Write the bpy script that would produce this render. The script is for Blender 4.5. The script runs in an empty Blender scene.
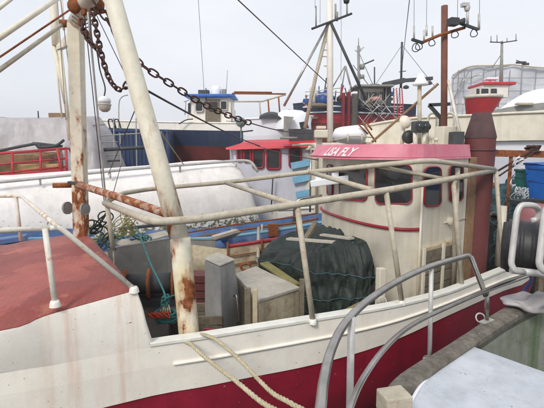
import bpy, bmesh, math, random
from mathutils import Vector, Matrix, noise
random.seed(7)
R = math.radians
scene = bpy.context.scene
COL = scene.collection
# ------------------------------------------------------------------ camera
H = 3.2
PITCH = R(7.55)
F = 430.0
cam_d = bpy.data.cameras.new('camera'); cam = bpy.data.objects.new('camera', cam_d); COL.objects.link(cam)
cam.location = (0, 0, H); cam.rotation_euler = (R(90) - PITCH, 0, 0)
cam_d.sensor_width = 36; cam_d.lens = 36 * F / 544; cam_d.clip_start = 0.05; cam_d.clip_end = 2000
scene.camera = cam
# ------------------------------------------------------------------ world, sun, exposure
SUN_EL, SUN_AZ = R(40), R(205)
w = bpy.data.worlds.new("World"); scene.world = w; w.use_nodes = True
nt = w.node_tree; nt.nodes.clear()
out = nt.nodes.new('ShaderNodeOutputWorld')
sky = nt.nodes.new('ShaderNodeTexSky'); sky.sky_type = 'NISHITA'; sky.sun_disc = False
sky.sun_elevation = SUN_EL; sky.sun_rotation = SUN_AZ; sky.air_density = 1.0; sky.dust_density = 4.0
bg1 = nt.nodes.new('ShaderNodeBackground'); bg1.inputs[1].default_value = 0.05
bg2 = nt.nodes.new('ShaderNodeBackground')
tc = nt.nodes.new('ShaderNodeTexCoord'); nz = nt.nodes.new('ShaderNodeTexNoise')
mp = nt.nodes.new('ShaderNodeMapping'); mp.inputs['Scale'].default_value = (1, 1, 3)
nz.inputs['Scale'].default_value = 1.6; nz.inputs['Detail'].default_value = 4
rp = nt.nodes.new('ShaderNodeValToRGB')
rp.color_ramp.elements[0].position = .3; rp.color_ramp.elements[0].color = (.61, .645, .715, 1)
rp.color_ramp.elements[1].position = .75; rp.color_ramp.elements[1].color = (.77, .785, .82, 1)
nt.links.new(tc.outputs['Generated'], mp.inputs['Vector']); nt.links.new(mp.outputs[0], nz.inputs['Vector'])
nt.links.new(nz.outputs['Fac'], rp.inputs[0]); nt.links.new(rp.outputs[0], bg2.inputs[0]); bg2.inputs[1].default_value = .93
mx = nt.nodes.new('ShaderNodeMixShader'); mx.inputs[0].default_value = .9
nt.links.new(sky.outputs[0], bg1.inputs[0]); nt.links.new(bg1.outputs[0], mx.inputs[1]); nt.links.new(bg2.outputs[0], mx.inputs[2])
nt.links.new(mx.outputs[0], out.inputs[0])
sl = bpy.data.lights.new('sun', 'SUN'); sl.energy = 1.5; sl.angle = R(14); sl.color = (1, .95, .87)
so = bpy.data.objects.new('sun', sl); COL.objects.link(so); so.rotation_euler = (R(50), 0, R(-25))
scene.view_settings.view_transform = 'Standard'; scene.view_settings.look = 'None'
scene.view_settings.exposure = 0.58; scene.view_settings.gamma = 1.0; scene.view_settings.use_curve_mapping = False
# ------------------------------------------------------------------ helpers
cp, sp = math.cos(PITCH), math.sin(PITCH)
def D(u, v, t):
    """world point seen at photo position (u, v), t metres deep"""
    vy = (204 - v) / F
    return Vector((t * (u - 272) / F, t * (cp + vy * sp), H + t * (-sp + vy * cp)))
def zat(v, y):
    vy = (204 - v) / F
    return H + y * (-sp + vy * cp) / (cp + vy * sp)
def xat(u, v, y):
    vy = (204 - v) / F
    return y * ((u - 272) / F) / (cp + vy * sp)
def W(u, v, y): return Vector((xat(u, v, y), y, zat(v, y)))
def V(*a): return Vector(a)
def srgb(r, g, b):
    f = lambda c: (c / 255 / 12.92) if c / 255 <= .04045 else ((c / 255 + .055) / 1.055) ** 2.4
    return (f(r), f(g), f(b))

class MB:
    def __init__(s): s.v = []; s.f = []; s.sm = []
    def add(s, vs, fs, smooth=False):
        o = len(s.v); s.v += [Vector(x) for x in vs]; s.f += [tuple(i + o for i in f) for f in fs]; s.sm += [smooth] * len(fs); return s
    def hexa(s, b, t):                                  # two 4-point rings
        return s.add(list(b) + list(t), [(3, 2, 1, 0), (4, 5, 6, 7), (0, 1, 5, 4), (1, 2, 6, 5), (2, 3, 7, 6), (3, 0, 4, 7)])
    def box(s, c, d, rz=0, m=None):
        c = Vector(c); m = m or Matrix.Rotation(rz, 3, 'Z'); x, y, z = d[0] / 2, d[1] / 2, d[2] / 2
        P = [c + m @ Vector(p) for p in ((-x, -y, -z), (x, -y, -z), (x, y, -z), (-x, y, -z), (-x, -y, z), (x, -y, z), (x, y, z), (-x, y, z))]
        return s.hexa(P[:4], P[4:])
    def bar(s, a, b, w, h, up=(0, 0, 1)):               # rectangular bar from a to b
        a, b = Vector(a), Vector(b); d = (b - a).normalized(); r = d.cross(Vector(up))
        if r.length < 1e-4: r = d.cross(Vector((0, 1, 0)))
        r.normalize(); u = r.cross(d); r *= w / 2; u *= h / 2
        return s.hexa([a - r - u, a + r - u, a + r + u, a - r + u], [b - r - u, b + r - u, b + r + u, b - r + u])
    def tube(s, pts, r, n=10, cap=True, closed=False, r2=None):
        pts = [Vector(p) for p in pts]; k = len(pts); rings = []; nrm = None
        for i, p in enumerate(pts):
            if closed: d = pts[(i + 1) % k] - pts[i - 1]
            else: d = pts[min(i + 1, k - 1)] - pts[max(i - 1, 0)]
            d.normalize()
            if nrm is None:
                nrm = d.cross(Vector((0, 0, 1)))
                if nrm.length < .05: nrm = d.cross(Vector((1, 0, 0)))
            nrm = nrm - d * nrm.dot(d); nrm.normalize(); b = d.cross(nrm)
            rr = r if r2 is None else r + (r2 - r) * i / (k - 1)
            rings.append([p + (nrm * math.cos(2 * math.pi * j / n) + b * math.sin(2 * math.pi * j / n)) * rr for j in range(n)])
        vs = [q for g in rings for q in g]; fs = []
        for i in range(k if closed else k - 1):
            i2 = (i + 1) % k
            for j in range(n): fs.append((i * n + j, i * n + (j + 1) % n, i2 * n + (j + 1) % n, i2 * n + j))
        s.add(vs, fs, True)
        if cap and not closed:
            s.add(rings[0], [tuple(range(n - 1, -1, -1))]); s.add(rings[-1], [tuple(range(n))])
        return s
    def loft(s, rows, smooth=False, closed=False):
        n = len(rows[0]); vs = [p for r in rows for p in r]; fs = []
        for i in range(len(rows) - 1):
            for j in range(n if closed else n - 1):
                j2 = (j + 1) % n; fs.append((i * n + j, i * n + j2, (i + 1) * n + j2, (i + 1) * n + j))
        return s.add(vs, fs, smooth)
    def poly(s, pts): return s.add(pts, [tuple(range(len(pts)))])
    def prism(s, pts, dz):                              # polygon extruded by vector/height
        dv = Vector(dz) if hasattr(dz, '__len__') else Vector((0, 0, dz)); n = len(pts); pts = [Vector(p) for p in pts]
        return s.add(pts + [p + dv for p in pts], [tuple(range(n - 1, -1, -1)), tuple(range(n, 2 * n))] + [(i, (i + 1) % n, (i + 1) % n + n, i + n) for i in range(n)])
    def lathe(s, c, prof, n=20, ax=None, smooth=True):  # prof: (radius, height) list along axis
        c = Vector(c); z = Vector(ax or (0, 0, 1)).normalized(); x = z.orthogonal().normalized(); y = z.cross(x); rows = []
        for r, h in prof: rows.append([c + z * h + (x * math.cos(2 * math.pi * j / n) + y * math.sin(2 * math.pi * j / n)) * r for j in range(n)])
        return s.loft(rows, smooth, True)
    def build(s, name, m, parent=None, kind=None, label=None, solid=0, bevel=0, loc=None):
        o0 = Vector(loc) if loc is not None else (parent_loc(parent) if parent else Vector((0, 0, 0)))
        me = bpy.data.meshes.new(name); me.from_pydata([tuple(p - o0) for p in s.v], [], s.f)
        me.polygons.foreach_set('use_smooth', s.sm); me.materials.append(m); me.update()
        bm = bmesh.new(); bm.from_mesh(me); (bmesh.ops.remove_doubles(bm, verts=bm.verts, dist=1e-5) if name not in ('upper_strake', 'cream_strake', 'foredeck_side') else None)
        bmesh.ops.recalc_face_normals(bm, faces=bm.faces); bm.to_mesh(me); bm.free()
        o = bpy.data.objects.new(name, me); COL.objects.link(o)
        if parent: o.parent = parent
        elif loc is not None: o.location = loc
        if kind: o['kind'] = kind
        if label: o['label'] = label
        if solid: md = o.modifiers.new('solid', 'SOLIDIFY'); md.thickness = solid; md.offset = 0
        if bevel: md = o.modifiers.new('bevel', 'BEVEL'); md.width = bevel; md.segments = 2; md.limit_method = 'ANGLE'
        return o
def parent_loc(p):
    l = Vector((0, 0, 0))
    while p: l += p.location; p = p.parent
    return l
def T(name, label, cat, loc=(0, 0, 0), group=None):
    o = bpy.data.objects.new(name, None); COL.objects.link(o); o.location = loc; o.empty_display_size = .1
    o['label'] = label; o['category'] = cat
    if group: o['group'] = group
    return o
def tag(o, label, cat, group=None):
    o['label'] = label; o['category'] = cat
    if group: o['group'] = group
    return o
def smooth_path(pts, k=6, closed=False):
    pts = [Vector(p) for p in pts]; n = len(pts); o = []
    for i in range(n if closed else n - 1):
        if closed: a, b, c, d = pts[i - 1], pts[i], pts[(i + 1) % n], pts[(i + 2) % n]
        else: a, b, c, d = pts[max(i - 1, 0)], pts[i], pts[i + 1], pts[min(i + 2, n - 1)]
        for j in range(k):
            t = j / k; o.append(.5 * ((2 * b) + (c - a) * t + (2 * a - 5 * b + 4 * c - d) * t * t + (3 * b - a - 3 * c + d) * t ** 3))
    if not closed: o.append(pts[-1])
    return o
def round_path(pts, r=.1, k=4):                         # polyline with rounded corners
    pts = [Vector(p) for p in pts]; o = [pts[0]]
    for i in range(1, len(pts) - 1):
        a, b, c = pts[i - 1], pts[i], pts[i + 1]
        d1 = (a - b); d2 = (c - b); q = min(r, d1.length * .45, d2.length * .45); p1 = b + d1.normalized() * q; p2 = b + d2.normalized() * q
        for j in range(k + 1):
            t = j / k; o.append((1 - t) ** 2 * p1 + 2 * t * (1 - t) * b + t * t * p2)
    o.append(pts[-1]); return o
# ------------------------------------------------------------------ materials
RUST1, RUST2 = srgb(98, 50, 32), srgb(160, 96, 50)
def Mt(name, col, col2=None, ns=2.5, rough=.55, metal=0, rust=0, rs=5, streak=0, scol=None, sscale=5, bump=.15, bs=60, grime=.25, speck=0, speckcol=None, coat=0, rz=1, zr=None):
    m = bpy.data.materials.new(name); m.use_nodes = True; t = m.node_tree; N = t.nodes; L = t.links; b = N['Principled BSDF']
    b.inputs['Roughness'].default_value = rough; b.inputs['Metallic'].default_value = metal
    if coat: b.inputs['Coat Weight'].default_value = coat
    tc = N.new('ShaderNodeTexCoord')
    def noi(scale, det=6, sc=(1, 1, 1), ro=.6):
        mp = N.new('ShaderNodeMapping'); mp.inputs['Scale'].default_value = sc; L.new(tc.outputs['Object'], mp.inputs['Vector'])
        n = N.new('ShaderNodeTexNoise'); n.inputs['Scale'].default_value = scale; n.inputs['Detail'].default_value = det; n.inputs['Roughness'].default_value = ro
        L.new(mp.outputs[0], n.inputs['Vector']); return n.outputs['Fac']
    def ramp(f, a, bb, ca=(0, 0, 0, 1), cb=(1, 1, 1, 1)):
        r = N.new('ShaderNodeValToRGB'); e = r.color_ramp.elements; e[0].position = a; e[1].position = bb; e[0].color = ca; e[1].color = cb; L.new(f, r.inputs[0]); return r
    def mix(f, a, c, mode='MIX'):
        x = N.new('ShaderNodeMix'); x.data_type = 'RGBA'; x.blend_type = mode
        if hasattr(f, 'default_value'): L.new(f, x.inputs[0])
        else: x.inputs[0].default_value = f
        for i, q in ((6, a), (7, c)):
            if hasattr(q, 'default_value'): L.new(q, x.inputs[i])
            else: x.inputs[i].default_value = (*q, 1)
        return x.outputs[2]
    c2 = col2 or tuple(x * .8 for x in col)
    cur = mix(ramp(noi(ns), .35, .7).outputs[0], col, c2)
    if grime:
        g = ramp(noi(ns * 2.7, 10, ro=.75), .42, .75); x = mix(grime, (1, 1, 1), (.35, .33, .28)); cur = mix(g.outputs[0], cur, mix(1.0, cur, x, 'MULTIPLY'))
    if streak:
        f = ramp(noi(sscale, 4, (1, 1, .07)), .52, .72); q = N.new('ShaderNodeMath'); q.operation = 'MULTIPLY'; q.inputs[1].default_value = streak
        L.new(f.outputs[0], q.inputs[0]); cur = mix(q.outputs[0], cur, scol or srgb(150, 95, 60))
    if speck:
        f = ramp(noi(28, 3), .70 - speck * .2, .72 - speck * .2); cur = mix(f.outputs[0], cur, speckcol or (.05, .05, .03))
    if rust:
        f = noi(rs, 8, (1, 1, rz), .65); th = .72 - rust * .42
        if zr:
            sx = N.new('ShaderNodeSeparateXYZ'); L.new(tc.outputs['Object'], sx.inputs[0]); mr = N.new('ShaderNodeMapRange'); L.new(sx.outputs[2], mr.inputs[0])
            mr.inputs[1].default_value = zr[0]; mr.inputs[2].default_value = zr[1]; mr.inputs[3].default_value = zr[2]; mr.inputs[4].default_value = zr[3]
            ad = N.new('ShaderNodeMath'); ad.operation = 'ADD'; L.new(f, ad.inputs[0]); L.new(mr.outputs[0], ad.inputs[1]); f = ad.outputs[0]
        cur = mix(ramp(f, th - .09, th).outputs[0], cur, mix(.5, cur, RUST2))
        rc = mix(ramp(noi(rs * 4), .35, .65).outputs[0], RUST1, RUST2)
        fr = ramp(f, th, th + .04).outputs[0]; cur = mix(fr, cur, rc)
        ro = N.new('ShaderNodeMapRange'); L.new(fr, ro.inputs[0]); ro.inputs[3].default_value = rough; ro.inputs[4].default_value = .9; L.new(ro.outputs[0], b.inputs['Roughness'])
    L.new(cur, b.inputs['Base Color'])
    if bump:
        bp = N.new('ShaderNodeBump'); bp.inputs['Strength'].default_value = bump; bp.inputs['Distance'].default_value = .01
        L.new(noi(bs, 5), bp.inputs['Height']); L.new(bp.outputs[0], b.inputs['Normal'])
    m['hook'] = 0
    return m
def S(*a): return srgb(*a)
M = {}
M['white'] = Mt('white_paint', S(236, 233, 226), S(226, 221, 210), rough=.45, streak=.3, scol=S(190, 150, 125), grime=.12)
M['white_rail'] = Mt('white_rail_paint', S(226, 222, 210), S(205, 196, 180), ns=6, rough=.5, rust=.22, rs=9, grime=.3)
M['cap'] = Mt('gunwale_paint', S(236, 235, 228), S(222, 221, 210), ns=5, rough=.45, grime=.2, speck=.0)
M['crimson'] = Mt('crimson_hull', S(160, 34, 58), S(140, 27, 50), ns=1.5, rough=.42, streak=.5, scol=S(104, 26, 44), grime=.4, sscale=5, speck=-.03, speckcol=S(190, 150, 150))
M['deckred'] = Mt('red_deck_paint', S(172, 94, 84), S(154, 76, 68), ns=1.7, rough=.55, grime=.45, bump=.6, bs=45, speck=.0, speckcol=S(205, 190, 180))
M['cream'] = Mt('cream_paint', S(220, 214, 198), S(210, 202, 184), ns=2, rough=.5, streak=.3, scol=S(150, 130, 100), grime=.25)
M['creamdirty'] = Mt('dirty_cream_paint', S(206, 194, 168), S(184, 170, 140), ns=5, rough=.7, streak=.6, scol=S(120, 80, 50), grime=.6, sscale=8, rust=.12, rs=7)
M['wheelhouse'] = Mt('wheelhouse_paint', S(220, 214, 198), S(210, 202, 184), ns=2, rough=.5, streak=.35, scol=S(150, 130, 100), grime=.25, rust=.1, rs=9, rz=.5, zr=(1.7, .85, -.1, .16))
M['pink'] = Mt('faded_pink_paint', S(202, 110, 130), S(212, 138, 152), ns=3, rough=.55, streak=.4, scol=S(200, 78, 108), grime=.08, sscale=9)
M['redtrim'] = Mt('red_trim', S(160, 34, 52), rough=.4, grime=.2, bump=.05)
M['pipe'] = Mt('cream_pipe', S(196, 188, 170), S(176, 166, 146), ns=5, rough=.55, grime=.5, rust=.1, rs=11)
M['steel'] = Mt('galvanised_rail', S(186, 182, 176), S(158, 154, 148), ns=6, rough=.24, metal=.92, grime=.25, bump=.08)
M['galv'] = Mt('pale_galvanised_pipe', S(205, 203, 200), S(180, 178, 174), ns=6, rough=.45, metal=.2, grime=.3)
M['gallows'] = Mt('gallows_paint', S(232, 227, 210), S(220, 211, 188), ns=3, rough=.55, rust=.2, zr=(3.2, 2.45, -.06, .10), rs=6, grime=.3, rz=.35)
M['gallowsrust'] = Mt('gallows_rusty_paint', S(232, 227, 208), S(222, 202, 150), ns=3, rough=.6, rust=.24, rs=6, grime=.3, zr=(3.2, 2.45, -.06, .07), rz=.4)
M['farleg'] = Mt('far_leg_paint', S(226, 220, 202), S(216, 206, 180), ns=4, rough=.65, rust=.3, rs=8, grime=.3, rz=.45, zr=(4.2, 2.3, -.13, .12))
M['rust'] = Mt('rusty_steel', S(120, 70, 45), S(90, 48, 32), ns=6, rough=.9, rust=.6, rs=9, bump=.5)
M['rustwhite'] = Mt('rusty_white_pipe', S(205, 190, 178), S(150, 90, 70), ns=6, rough=.8, rust=.56, rs=11)
M['chain'] = Mt('chain_iron', S(62, 48, 44), S(96, 62, 50), ns=20, rough=.75, metal=.3, bump=.4)
M['brown'] = Mt('brown_mast', S(128, 84, 68), S(98, 62, 52), ns=4, rough=.8, streak=.4, scol=S(60, 36, 30), grime=.4)
M['maroon'] = Mt('maroon_stack', S(112, 60, 58), S(96, 50, 50), ns=2, rough=.65, streak=.3, scol=S(70, 36, 34), grime=.3)
M['stackcap'] = Mt('dark_stack_cone', S(92, 66, 66), S(72, 52, 54), ns=4, rough=.8, streak=.3, scol=S(40, 34, 34), grime=.4)
M['tan'] = Mt('tan_casing', S(150, 122, 92), S(120, 92, 68), ns=4, rough=.75, grime=.5, streak=.4)
M['glass'] = Mt('dark_glass', (.02, .022, .025), (.035, .035, .035), rough=.08, grime=.1, bump=0)
M['black'] = Mt('black_rubber', (.012, .012, .014), (.03, .03, .032), ns=8, rough=.5, grime=.2)
M['darkgrey'] = Mt('dark_grey_metal', S(70, 74, 78), S(50, 52, 56), ns=5, rough=.7, grime=.4)
M['grey'] = Mt('grey_paint', S(150, 150, 146), S(132, 132, 128), ns=2.5, rough=.65, streak=.3, scol=S(110, 100, 88), grime=.35)
M['greybox'] = Mt('grey_box_metal', S(172, 172, 172), S(152, 152, 152), ns=3, rough=.6, streak=.3, scol=S(80, 80, 80), grime=.35)
M['greytop'] = Mt('pale_box_lid', S(196, 190, 178), S(180, 172, 158), ns=5, rough=.65, grime=.4)
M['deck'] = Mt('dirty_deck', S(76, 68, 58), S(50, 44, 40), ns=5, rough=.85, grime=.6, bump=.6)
M['wood'] = Mt('weathered_wood', S(134, 124, 106), S(104, 96, 80), ns=9, rough=.85, grime=.6, bump=.6, streak=.4, scol=S(70, 64, 54))
M['yellowwood'] = Mt('mossy_yellow_wood', S(150, 142, 92), S(120, 116, 70), ns=8, rough=.85, grime=.5)
M['tarp'] = Mt('dark_green_tarp', S(42, 54, 50), S(28, 37, 34), ns=4, rough=.6, grime=.4, bump=1, bs=24)
M['bluepaint'] = Mt('blue_hull_paint', S(86, 118, 166), S(64, 94, 140), ns=3, rough=.5, grime=.35, streak=.3)
M['lightblue'] = Mt('light_blue_paint', S(130, 186, 214), S(112, 168, 200), ns=5, rough=.5, grime=.3)
M['navy'] = Mt('navy_hull', S(30, 46, 78), S(24, 36, 60), ns=1, rough=.5, streak=.35, scol=S(70, 80, 100), grime=.3, sscale=2)
M['contblue'] = Mt('container_blue', S(46, 68, 108), S(38, 58, 94), ns=1, rough=.6, streak=.4, scol=S(110, 120, 140), grime=.4)
M['antifoul'] = Mt('antifouling_red', S(130, 60, 56), S(98, 42, 42), ns=1, rough=.8, streak=.4, scol=S(70, 40, 40), sscale=2)
M['brightred'] = Mt('bright_red_paint', S(206, 40, 52), S(186, 34, 46), ns=2, rough=.45, grime=.2)
M['railred'] = Mt('red_rail_paint', S(184, 52, 66), S(160, 44, 56), ns=4, rough=.5, grime=.3, rust=.1)
M['lilac'] = Mt('lilac_grey_paint', S(206, 206, 216), S(196, 197, 208), ns=1.5, rough=.5, grime=.2, streak=.25, scol=S(150, 150, 160))
M['greytarp'] = Mt('grey_tarpaulin', S(184, 180, 182), S(160, 154, 156), ns=1.2, rough=.5, grime=.4, bump=.5, bs=10, streak=.35, scol=S(140, 132, 132), sscale=1.5)
M['cargreen'] = Mt('net_twine_dark', S(44, 54, 52), S(30, 34, 32), ns=14, rough=.9, grime=.5, bump=1, bs=60)
M['netblue'] = Mt('net_twine_blue', S(84, 116, 124), S(56, 84, 92), ns=14, rough=.9, grime=.5, bump=1, bs=60)
M['rope'] = Mt('pale_rope', S(204, 194, 166), S(176, 164, 132), ns=22, rough=.9, grime=.4, bump=.6, bs=140)
M['teal'] = Mt('teal_rope', S(62, 128, 128), S(48, 100, 104), ns=20, rough=.9, bump=.5)
M['orange'] = Mt('orange_twine', S(206, 74, 44), S(170, 60, 40), ns=20, rough=.9)
M['bluecrate'] = Mt('blue_plastic', S(36, 108, 196), S(28, 90, 172), ns=3, rough=.4, grime=.2, bump=.05)
M['tealcrate'] = Mt('teal_plastic', S(30, 110, 104), S(24, 90, 88), ns=3, rough=.45, grime=.3)
M['quaywood'] = Mt('lichened_gunwale', S(134, 128, 118), S(96, 90, 80), ns=9, rough=.9, grime=.8, bump=1, bs=50, speck=.06, speckcol=S(168, 165, 154))
M['hatch'] = Mt('pale_hatch', S(204, 208, 216), S(184, 190, 198), ns=2.2, rough=.42, grime=.4, speck=-.01, speckcol=S(120, 108, 94))
M['mossy'] = Mt('mossy_wall', S(150, 154, 144), S(120, 126, 108), ns=3, rough=.8, grime=.6, streak=.85, scol=S(66, 90, 30), sscale=2.2, rust=.0, speck=.1)
M['letter'] = Mt('white_lettering', S(244, 236, 236), S(236, 222, 224), rough=.5, grime=0, bump=0)
M['netred'] = Mt('dark_red_net', S(142, 40, 48), S(104, 30, 38), ns=3, rough=.9, streak=.5, scol=S(80, 30, 34), bump=1, bs=12)
M['skin'] = Mt('skin', S(190, 140, 115), rough=.6, grime=0)
M['jacket'] = Mt('blue_jacket', S(40, 84, 150), S(34, 70, 130), ns=8, rough=.7)
M['trousers'] = Mt('dark_trousers', S(40, 42, 52), rough=.8)
M['sheet'] = Mt('scaffold_sheeting', S(206, 209, 216), S(184, 188, 196), ns=.5, rough=.5, grime=.2, streak=.4, scol=S(200, 205, 212), sscale=.6, bump=.4, bs=2)
M['bluetarp'] = Mt('blue_tarpaulin', S(40, 82, 150), S(30, 62, 122), ns=2, rough=.45, bump=.4, bs=5)
M['canopy'] = Mt('white_canopy', S(236, 238, 242), S(226, 228, 234), ns=1, rough=.5, grime=.1)
M['aerial'] = Mt('thin_wire', S(120, 116, 118), rough=.7, grime=0, bump=0)
M['darkwire'] = Mt('dark_wire', S(66, 58, 60), rough=.7, grime=0, bump=0)
M['net'] = Mt('net_bundle', S(96, 92, 86), S(66, 62, 58), ns=6, rough=.95, bump=1, bs=20)

def deck_pattern(m):
    t = m.node_tree; N = t.nodes; L = t.links; b = N['Principled BSDF']; src = b.inputs['Base Color'].links[0].from_socket
    tc = N.new('ShaderNodeTexCoord'); acc = None
    for a in (35, -35):
        mp = N.new('ShaderNodeMapping'); mp.inputs['Rotation'].default_value = (0, 0, R(a + 20)); L.new(tc.outputs['Object'], mp.inputs['Vector'])
        wv = N.new('ShaderNodeTexWave'); wv.inputs['Scale'].default_value = 5.5; wv.inputs['Distortion'].default_value = .4; L.new(mp.outputs[0], wv.inputs['Vector'])
        if acc is None: acc = wv.outputs['Fac']
        else:
            q = N.new('ShaderNodeMath'); q.operation = 'MAXIMUM'; L.new(acc, q.inputs[0]); L.new(wv.outputs['Fac'], q.inputs[1]); acc = q.outputs[0]
    bp = N.new('ShaderNodeBump'); bp.inputs['Strength'].default_value = .32; bp.inputs['Distance'].default_value = .005; L.new(acc, bp.inputs['Height'])
    L.new(b.inputs['Normal'].links[0].from_socket, bp.inputs['Normal']); L.new(bp.outputs[0], b.inputs['Normal'])
    def blotch(scale, a, c, col, src, amt):
        n = N.new('ShaderNodeTexNoise'); n.inputs['Scale'].default_value = scale; n.inputs['Detail'].default_value = 7; n.inputs['Roughness'].default_value = .6; L.new(tc.outputs['Object'], n.inputs['Vector'])
        r = N.new('ShaderNodeValToRGB'); r.color_ramp.elements[0].position = a; r.color_ramp.elements[1].position = c; r.color_ramp.elements[1].color = (amt, amt, amt, 1); L.new(n.outputs['Fac'], r.inputs[0])
        x = N.new('ShaderNodeMix'); x.data_type = 'RGBA'; L.new(r.outputs[0], x.inputs[0]); L.new(src, x.inputs[6]); x.inputs[7].default_value = (*col, 1); return x.outputs[2], r
    c1, r1 = blotch(.9, .47, .5, S(110, 44, 44), src, .45); c2, _ = blotch(2.1, .6, .66, S(178, 112, 92), c1, .6); c3, _ = blotch(14, .68, .72, S(200, 178, 168), c2, .5)
    L.new(c3, b.inputs['Base Color'])
deck_pattern(M['deckred'])
# special: peeling white barge side with moss towards its foot
def barge_material():
    m = Mt('peeling_white_hull', S(243, 239, 236), S(230, 226, 222), ns=1.2, rough=.5, grime=.32, speck=-.02, speckcol=S(90, 80, 64), streak=.25, scol=S(190, 176, 166))
    t = m.node_tree; N = t.nodes; L = t.links; b = N['Principled BSDF']; src = b.inputs['Base Color'].links[0].from_socket
    tc = N.new('ShaderNodeTexCoord'); sx = N.new('ShaderNodeSeparateXYZ'); L.new(tc.outputs['Object'], sx.inputs[0])
    mr = N.new('ShaderNodeMapRange'); mr.inputs[1].default_value = 1.9; mr.inputs[2].default_value = 1.25; mr.inputs[3].default_value = 0; mr.inputs[4].default_value = .30; L.new(sx.outputs[2], mr.inputs[0])
    n = N.new('ShaderNodeTexNoise'); n.inputs['Scale'].default_value = 13; n.inputs['Detail'].default_value = 8; n.inputs['Roughness'].default_value = .7; L.new(tc.outputs['Object'], n.inputs['Vector'])
    a = N.new('ShaderNodeMath'); a.operation = 'ADD'; L.new(n.outputs['Fac'], a.inputs[0]); L.new(mr.outputs[0], a.inputs[1])
    r = N.new('ShaderNodeValToRGB'); r.color_ramp.elements[0].position = .68; r.color_ramp.elements[1].position = .72; L.new(a.outputs[0], r.inputs[0])
    x = N.new('ShaderNodeMix'); x.data_type = 'RGBA'; L.new(r.outputs[0], x.inputs[0]); L.new(src, x.inputs[6]); x.inputs[7].default_value = (*S(104, 110, 78), 1); L.new(x.outputs[2], b.inputs['Base Color'])
    return m
M['barge'] = barge_material()
def stripe_stains(m, direction, stops, col, top_z=None):
    """rust runs hanging below fittings: bands across one direction of the plate"""
    t = m.node_tree; N = t.nodes; L = t.links; b = N['Principled BSDF']; src = b.inputs['Base Color'].links[0].from_socket
    tc = N.new('ShaderNodeTexCoord'); d = N.new('ShaderNodeVectorMath'); d.operation = 'DOT_PRODUCT'; L.new(tc.outputs['Object'], d.inputs[0]); d.inputs[1].default_value = direction
    n = N.new('ShaderNodeTexNoise'); n.inputs['Scale'].default_value = 3; n.inputs['Detail'].default_value = 6; L.new(tc.outputs['Object'], n.inputs['Vector'])
    n2 = N.new('ShaderNodeMapRange'); L.new(n.outputs['Fac'], n2.inputs[0]); n2.inputs[3].default_value = -.06; n2.inputs[4].default_value = .06
    a0 = N.new('ShaderNodeMath'); a0.operation = 'ADD'; L.new(d.outputs['Value'], a0.inputs[0]); L.new(n2.outputs[0], a0.inputs[1])
    acc = None
    for c, wdt, amp in stops:
        s1 = N.new('ShaderNodeMath'); s1.operation = 'SUBTRACT'; L.new(a0.outputs[0], s1.inputs[0]); s1.inputs[1].default_value = c
        s2 = N.new('ShaderNodeMath'); s2.operation = 'ABSOLUTE'; L.new(s1.outputs[0], s2.inputs[0])
        s3 = N.new('ShaderNodeMapRange'); s3.interpolation_type = 'SMOOTHSTEP'; L.new(s2.outputs[0], s3.inputs[0]); s3.inputs[1].default_value = 0; s3.inputs[2].default_value = wdt; s3.inputs[3].default_value = amp; s3.inputs[4].default_value = 0
        if acc is None: acc = s3.outputs[0]
        else:
            q = N.new('ShaderNodeMath'); q.operation = 'MAXIMUM'; L.new(acc, q.inputs[0]); L.new(s3.outputs[0], q.inputs[1]); acc = q.outputs[0]
    mp = N.new('ShaderNodeMapping'); mp.inputs['Scale'].default_value = (1, 1, .05); L.new(tc.outputs['Object'], mp.inputs['Vector'])
    nn = N.new('ShaderNodeTexNoise'); nn.inputs['Scale'].default_value = 26; nn.inputs['Detail'].default_value = 5; L.new(mp.outputs[0], nn.inputs['Vector'])
    rr = N.new('ShaderNodeMapRange'); L.new(nn.outputs['Fac'], rr.inputs[0]); rr.inputs[1].default_value = .38; rr.inputs[2].default_value = .62; rr.inputs[3].default_value = .15; rr.inputs[4].default_value = 1.25
    mu = N.new('ShaderNodeMath'); mu.operation = 'MULTIPLY'; L.new(acc, mu.inputs[0]); L.new(rr.outputs[0], mu.inputs[1]); acc = mu.outputs[0]
    x = N.new('ShaderNodeMix'); x.data_type = 'RGBA'; L.new(acc, x.inputs[0]); L.new(src, x.inputs[6]); x.inputs[7].default_value = (*col, 1); L.new(x.outputs[2], b.inputs['Base Color'])
# ------------------------------------------------------------------ setting: water, slipway, hill
def grid(x0, x1, y0, y1, nx, ny, fz):
    b = MB(); rows = [[V(x0 + (x1 - x0) * i / nx, y0 + (y1 - y0) * j / ny, fz(x0 + (x1 - x0) * i / nx, y0 + (y1 - y0) * j / ny)) for i in range(nx + 1)] for j in range(ny + 1)]
    return b.loft(rows, True)
mw = Mt('harbour_water', (.02, .03, .03), (.03, .04, .038), rough=.12, grime=0, bump=.8, bs=3)
grid(-260, 260, -40, 300, 12, 12, lambda x, y: 0).build('water', mw, kind='structure')
ms = Mt('slipway_gravel', S(150, 146, 140), S(120, 116, 110), ns=1, rough=.95, bump=1, bs=8)
b = MB(); b.prism([V(-60, 15.5, -.6), V(60, 17, -.6), V(90, 75, -.6), V(-90, 75, -.6)], 1.5).build('slipway', ms, kind='structure')
mh = Mt('distant_wood', S(120, 126, 134), S(104, 112, 120), ns=.05, rough=1, bump=0)
b = MB(); rows = [[], [], []]
for i in range(120):
    x = -260 + 520 * i / 119; h = 6 + 7 * noise.noise(V(x * .03, 1, 0)) + 2.5 * noise.noise(V(x * .3, 4, 0)) + (12 if 30 < x < 110 else 0) * (1 - abs(x - 70) / 40 if 30 < x < 110 else 0)
    rows[0].append(V(x, 190, -1)); rows[1].append(V(x, 200, max(3, h) * .8)); rows[2].append(V(x, 215, max(4, h)))
b.loft(rows, True).build('hill', mh, kind='structure')
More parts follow.
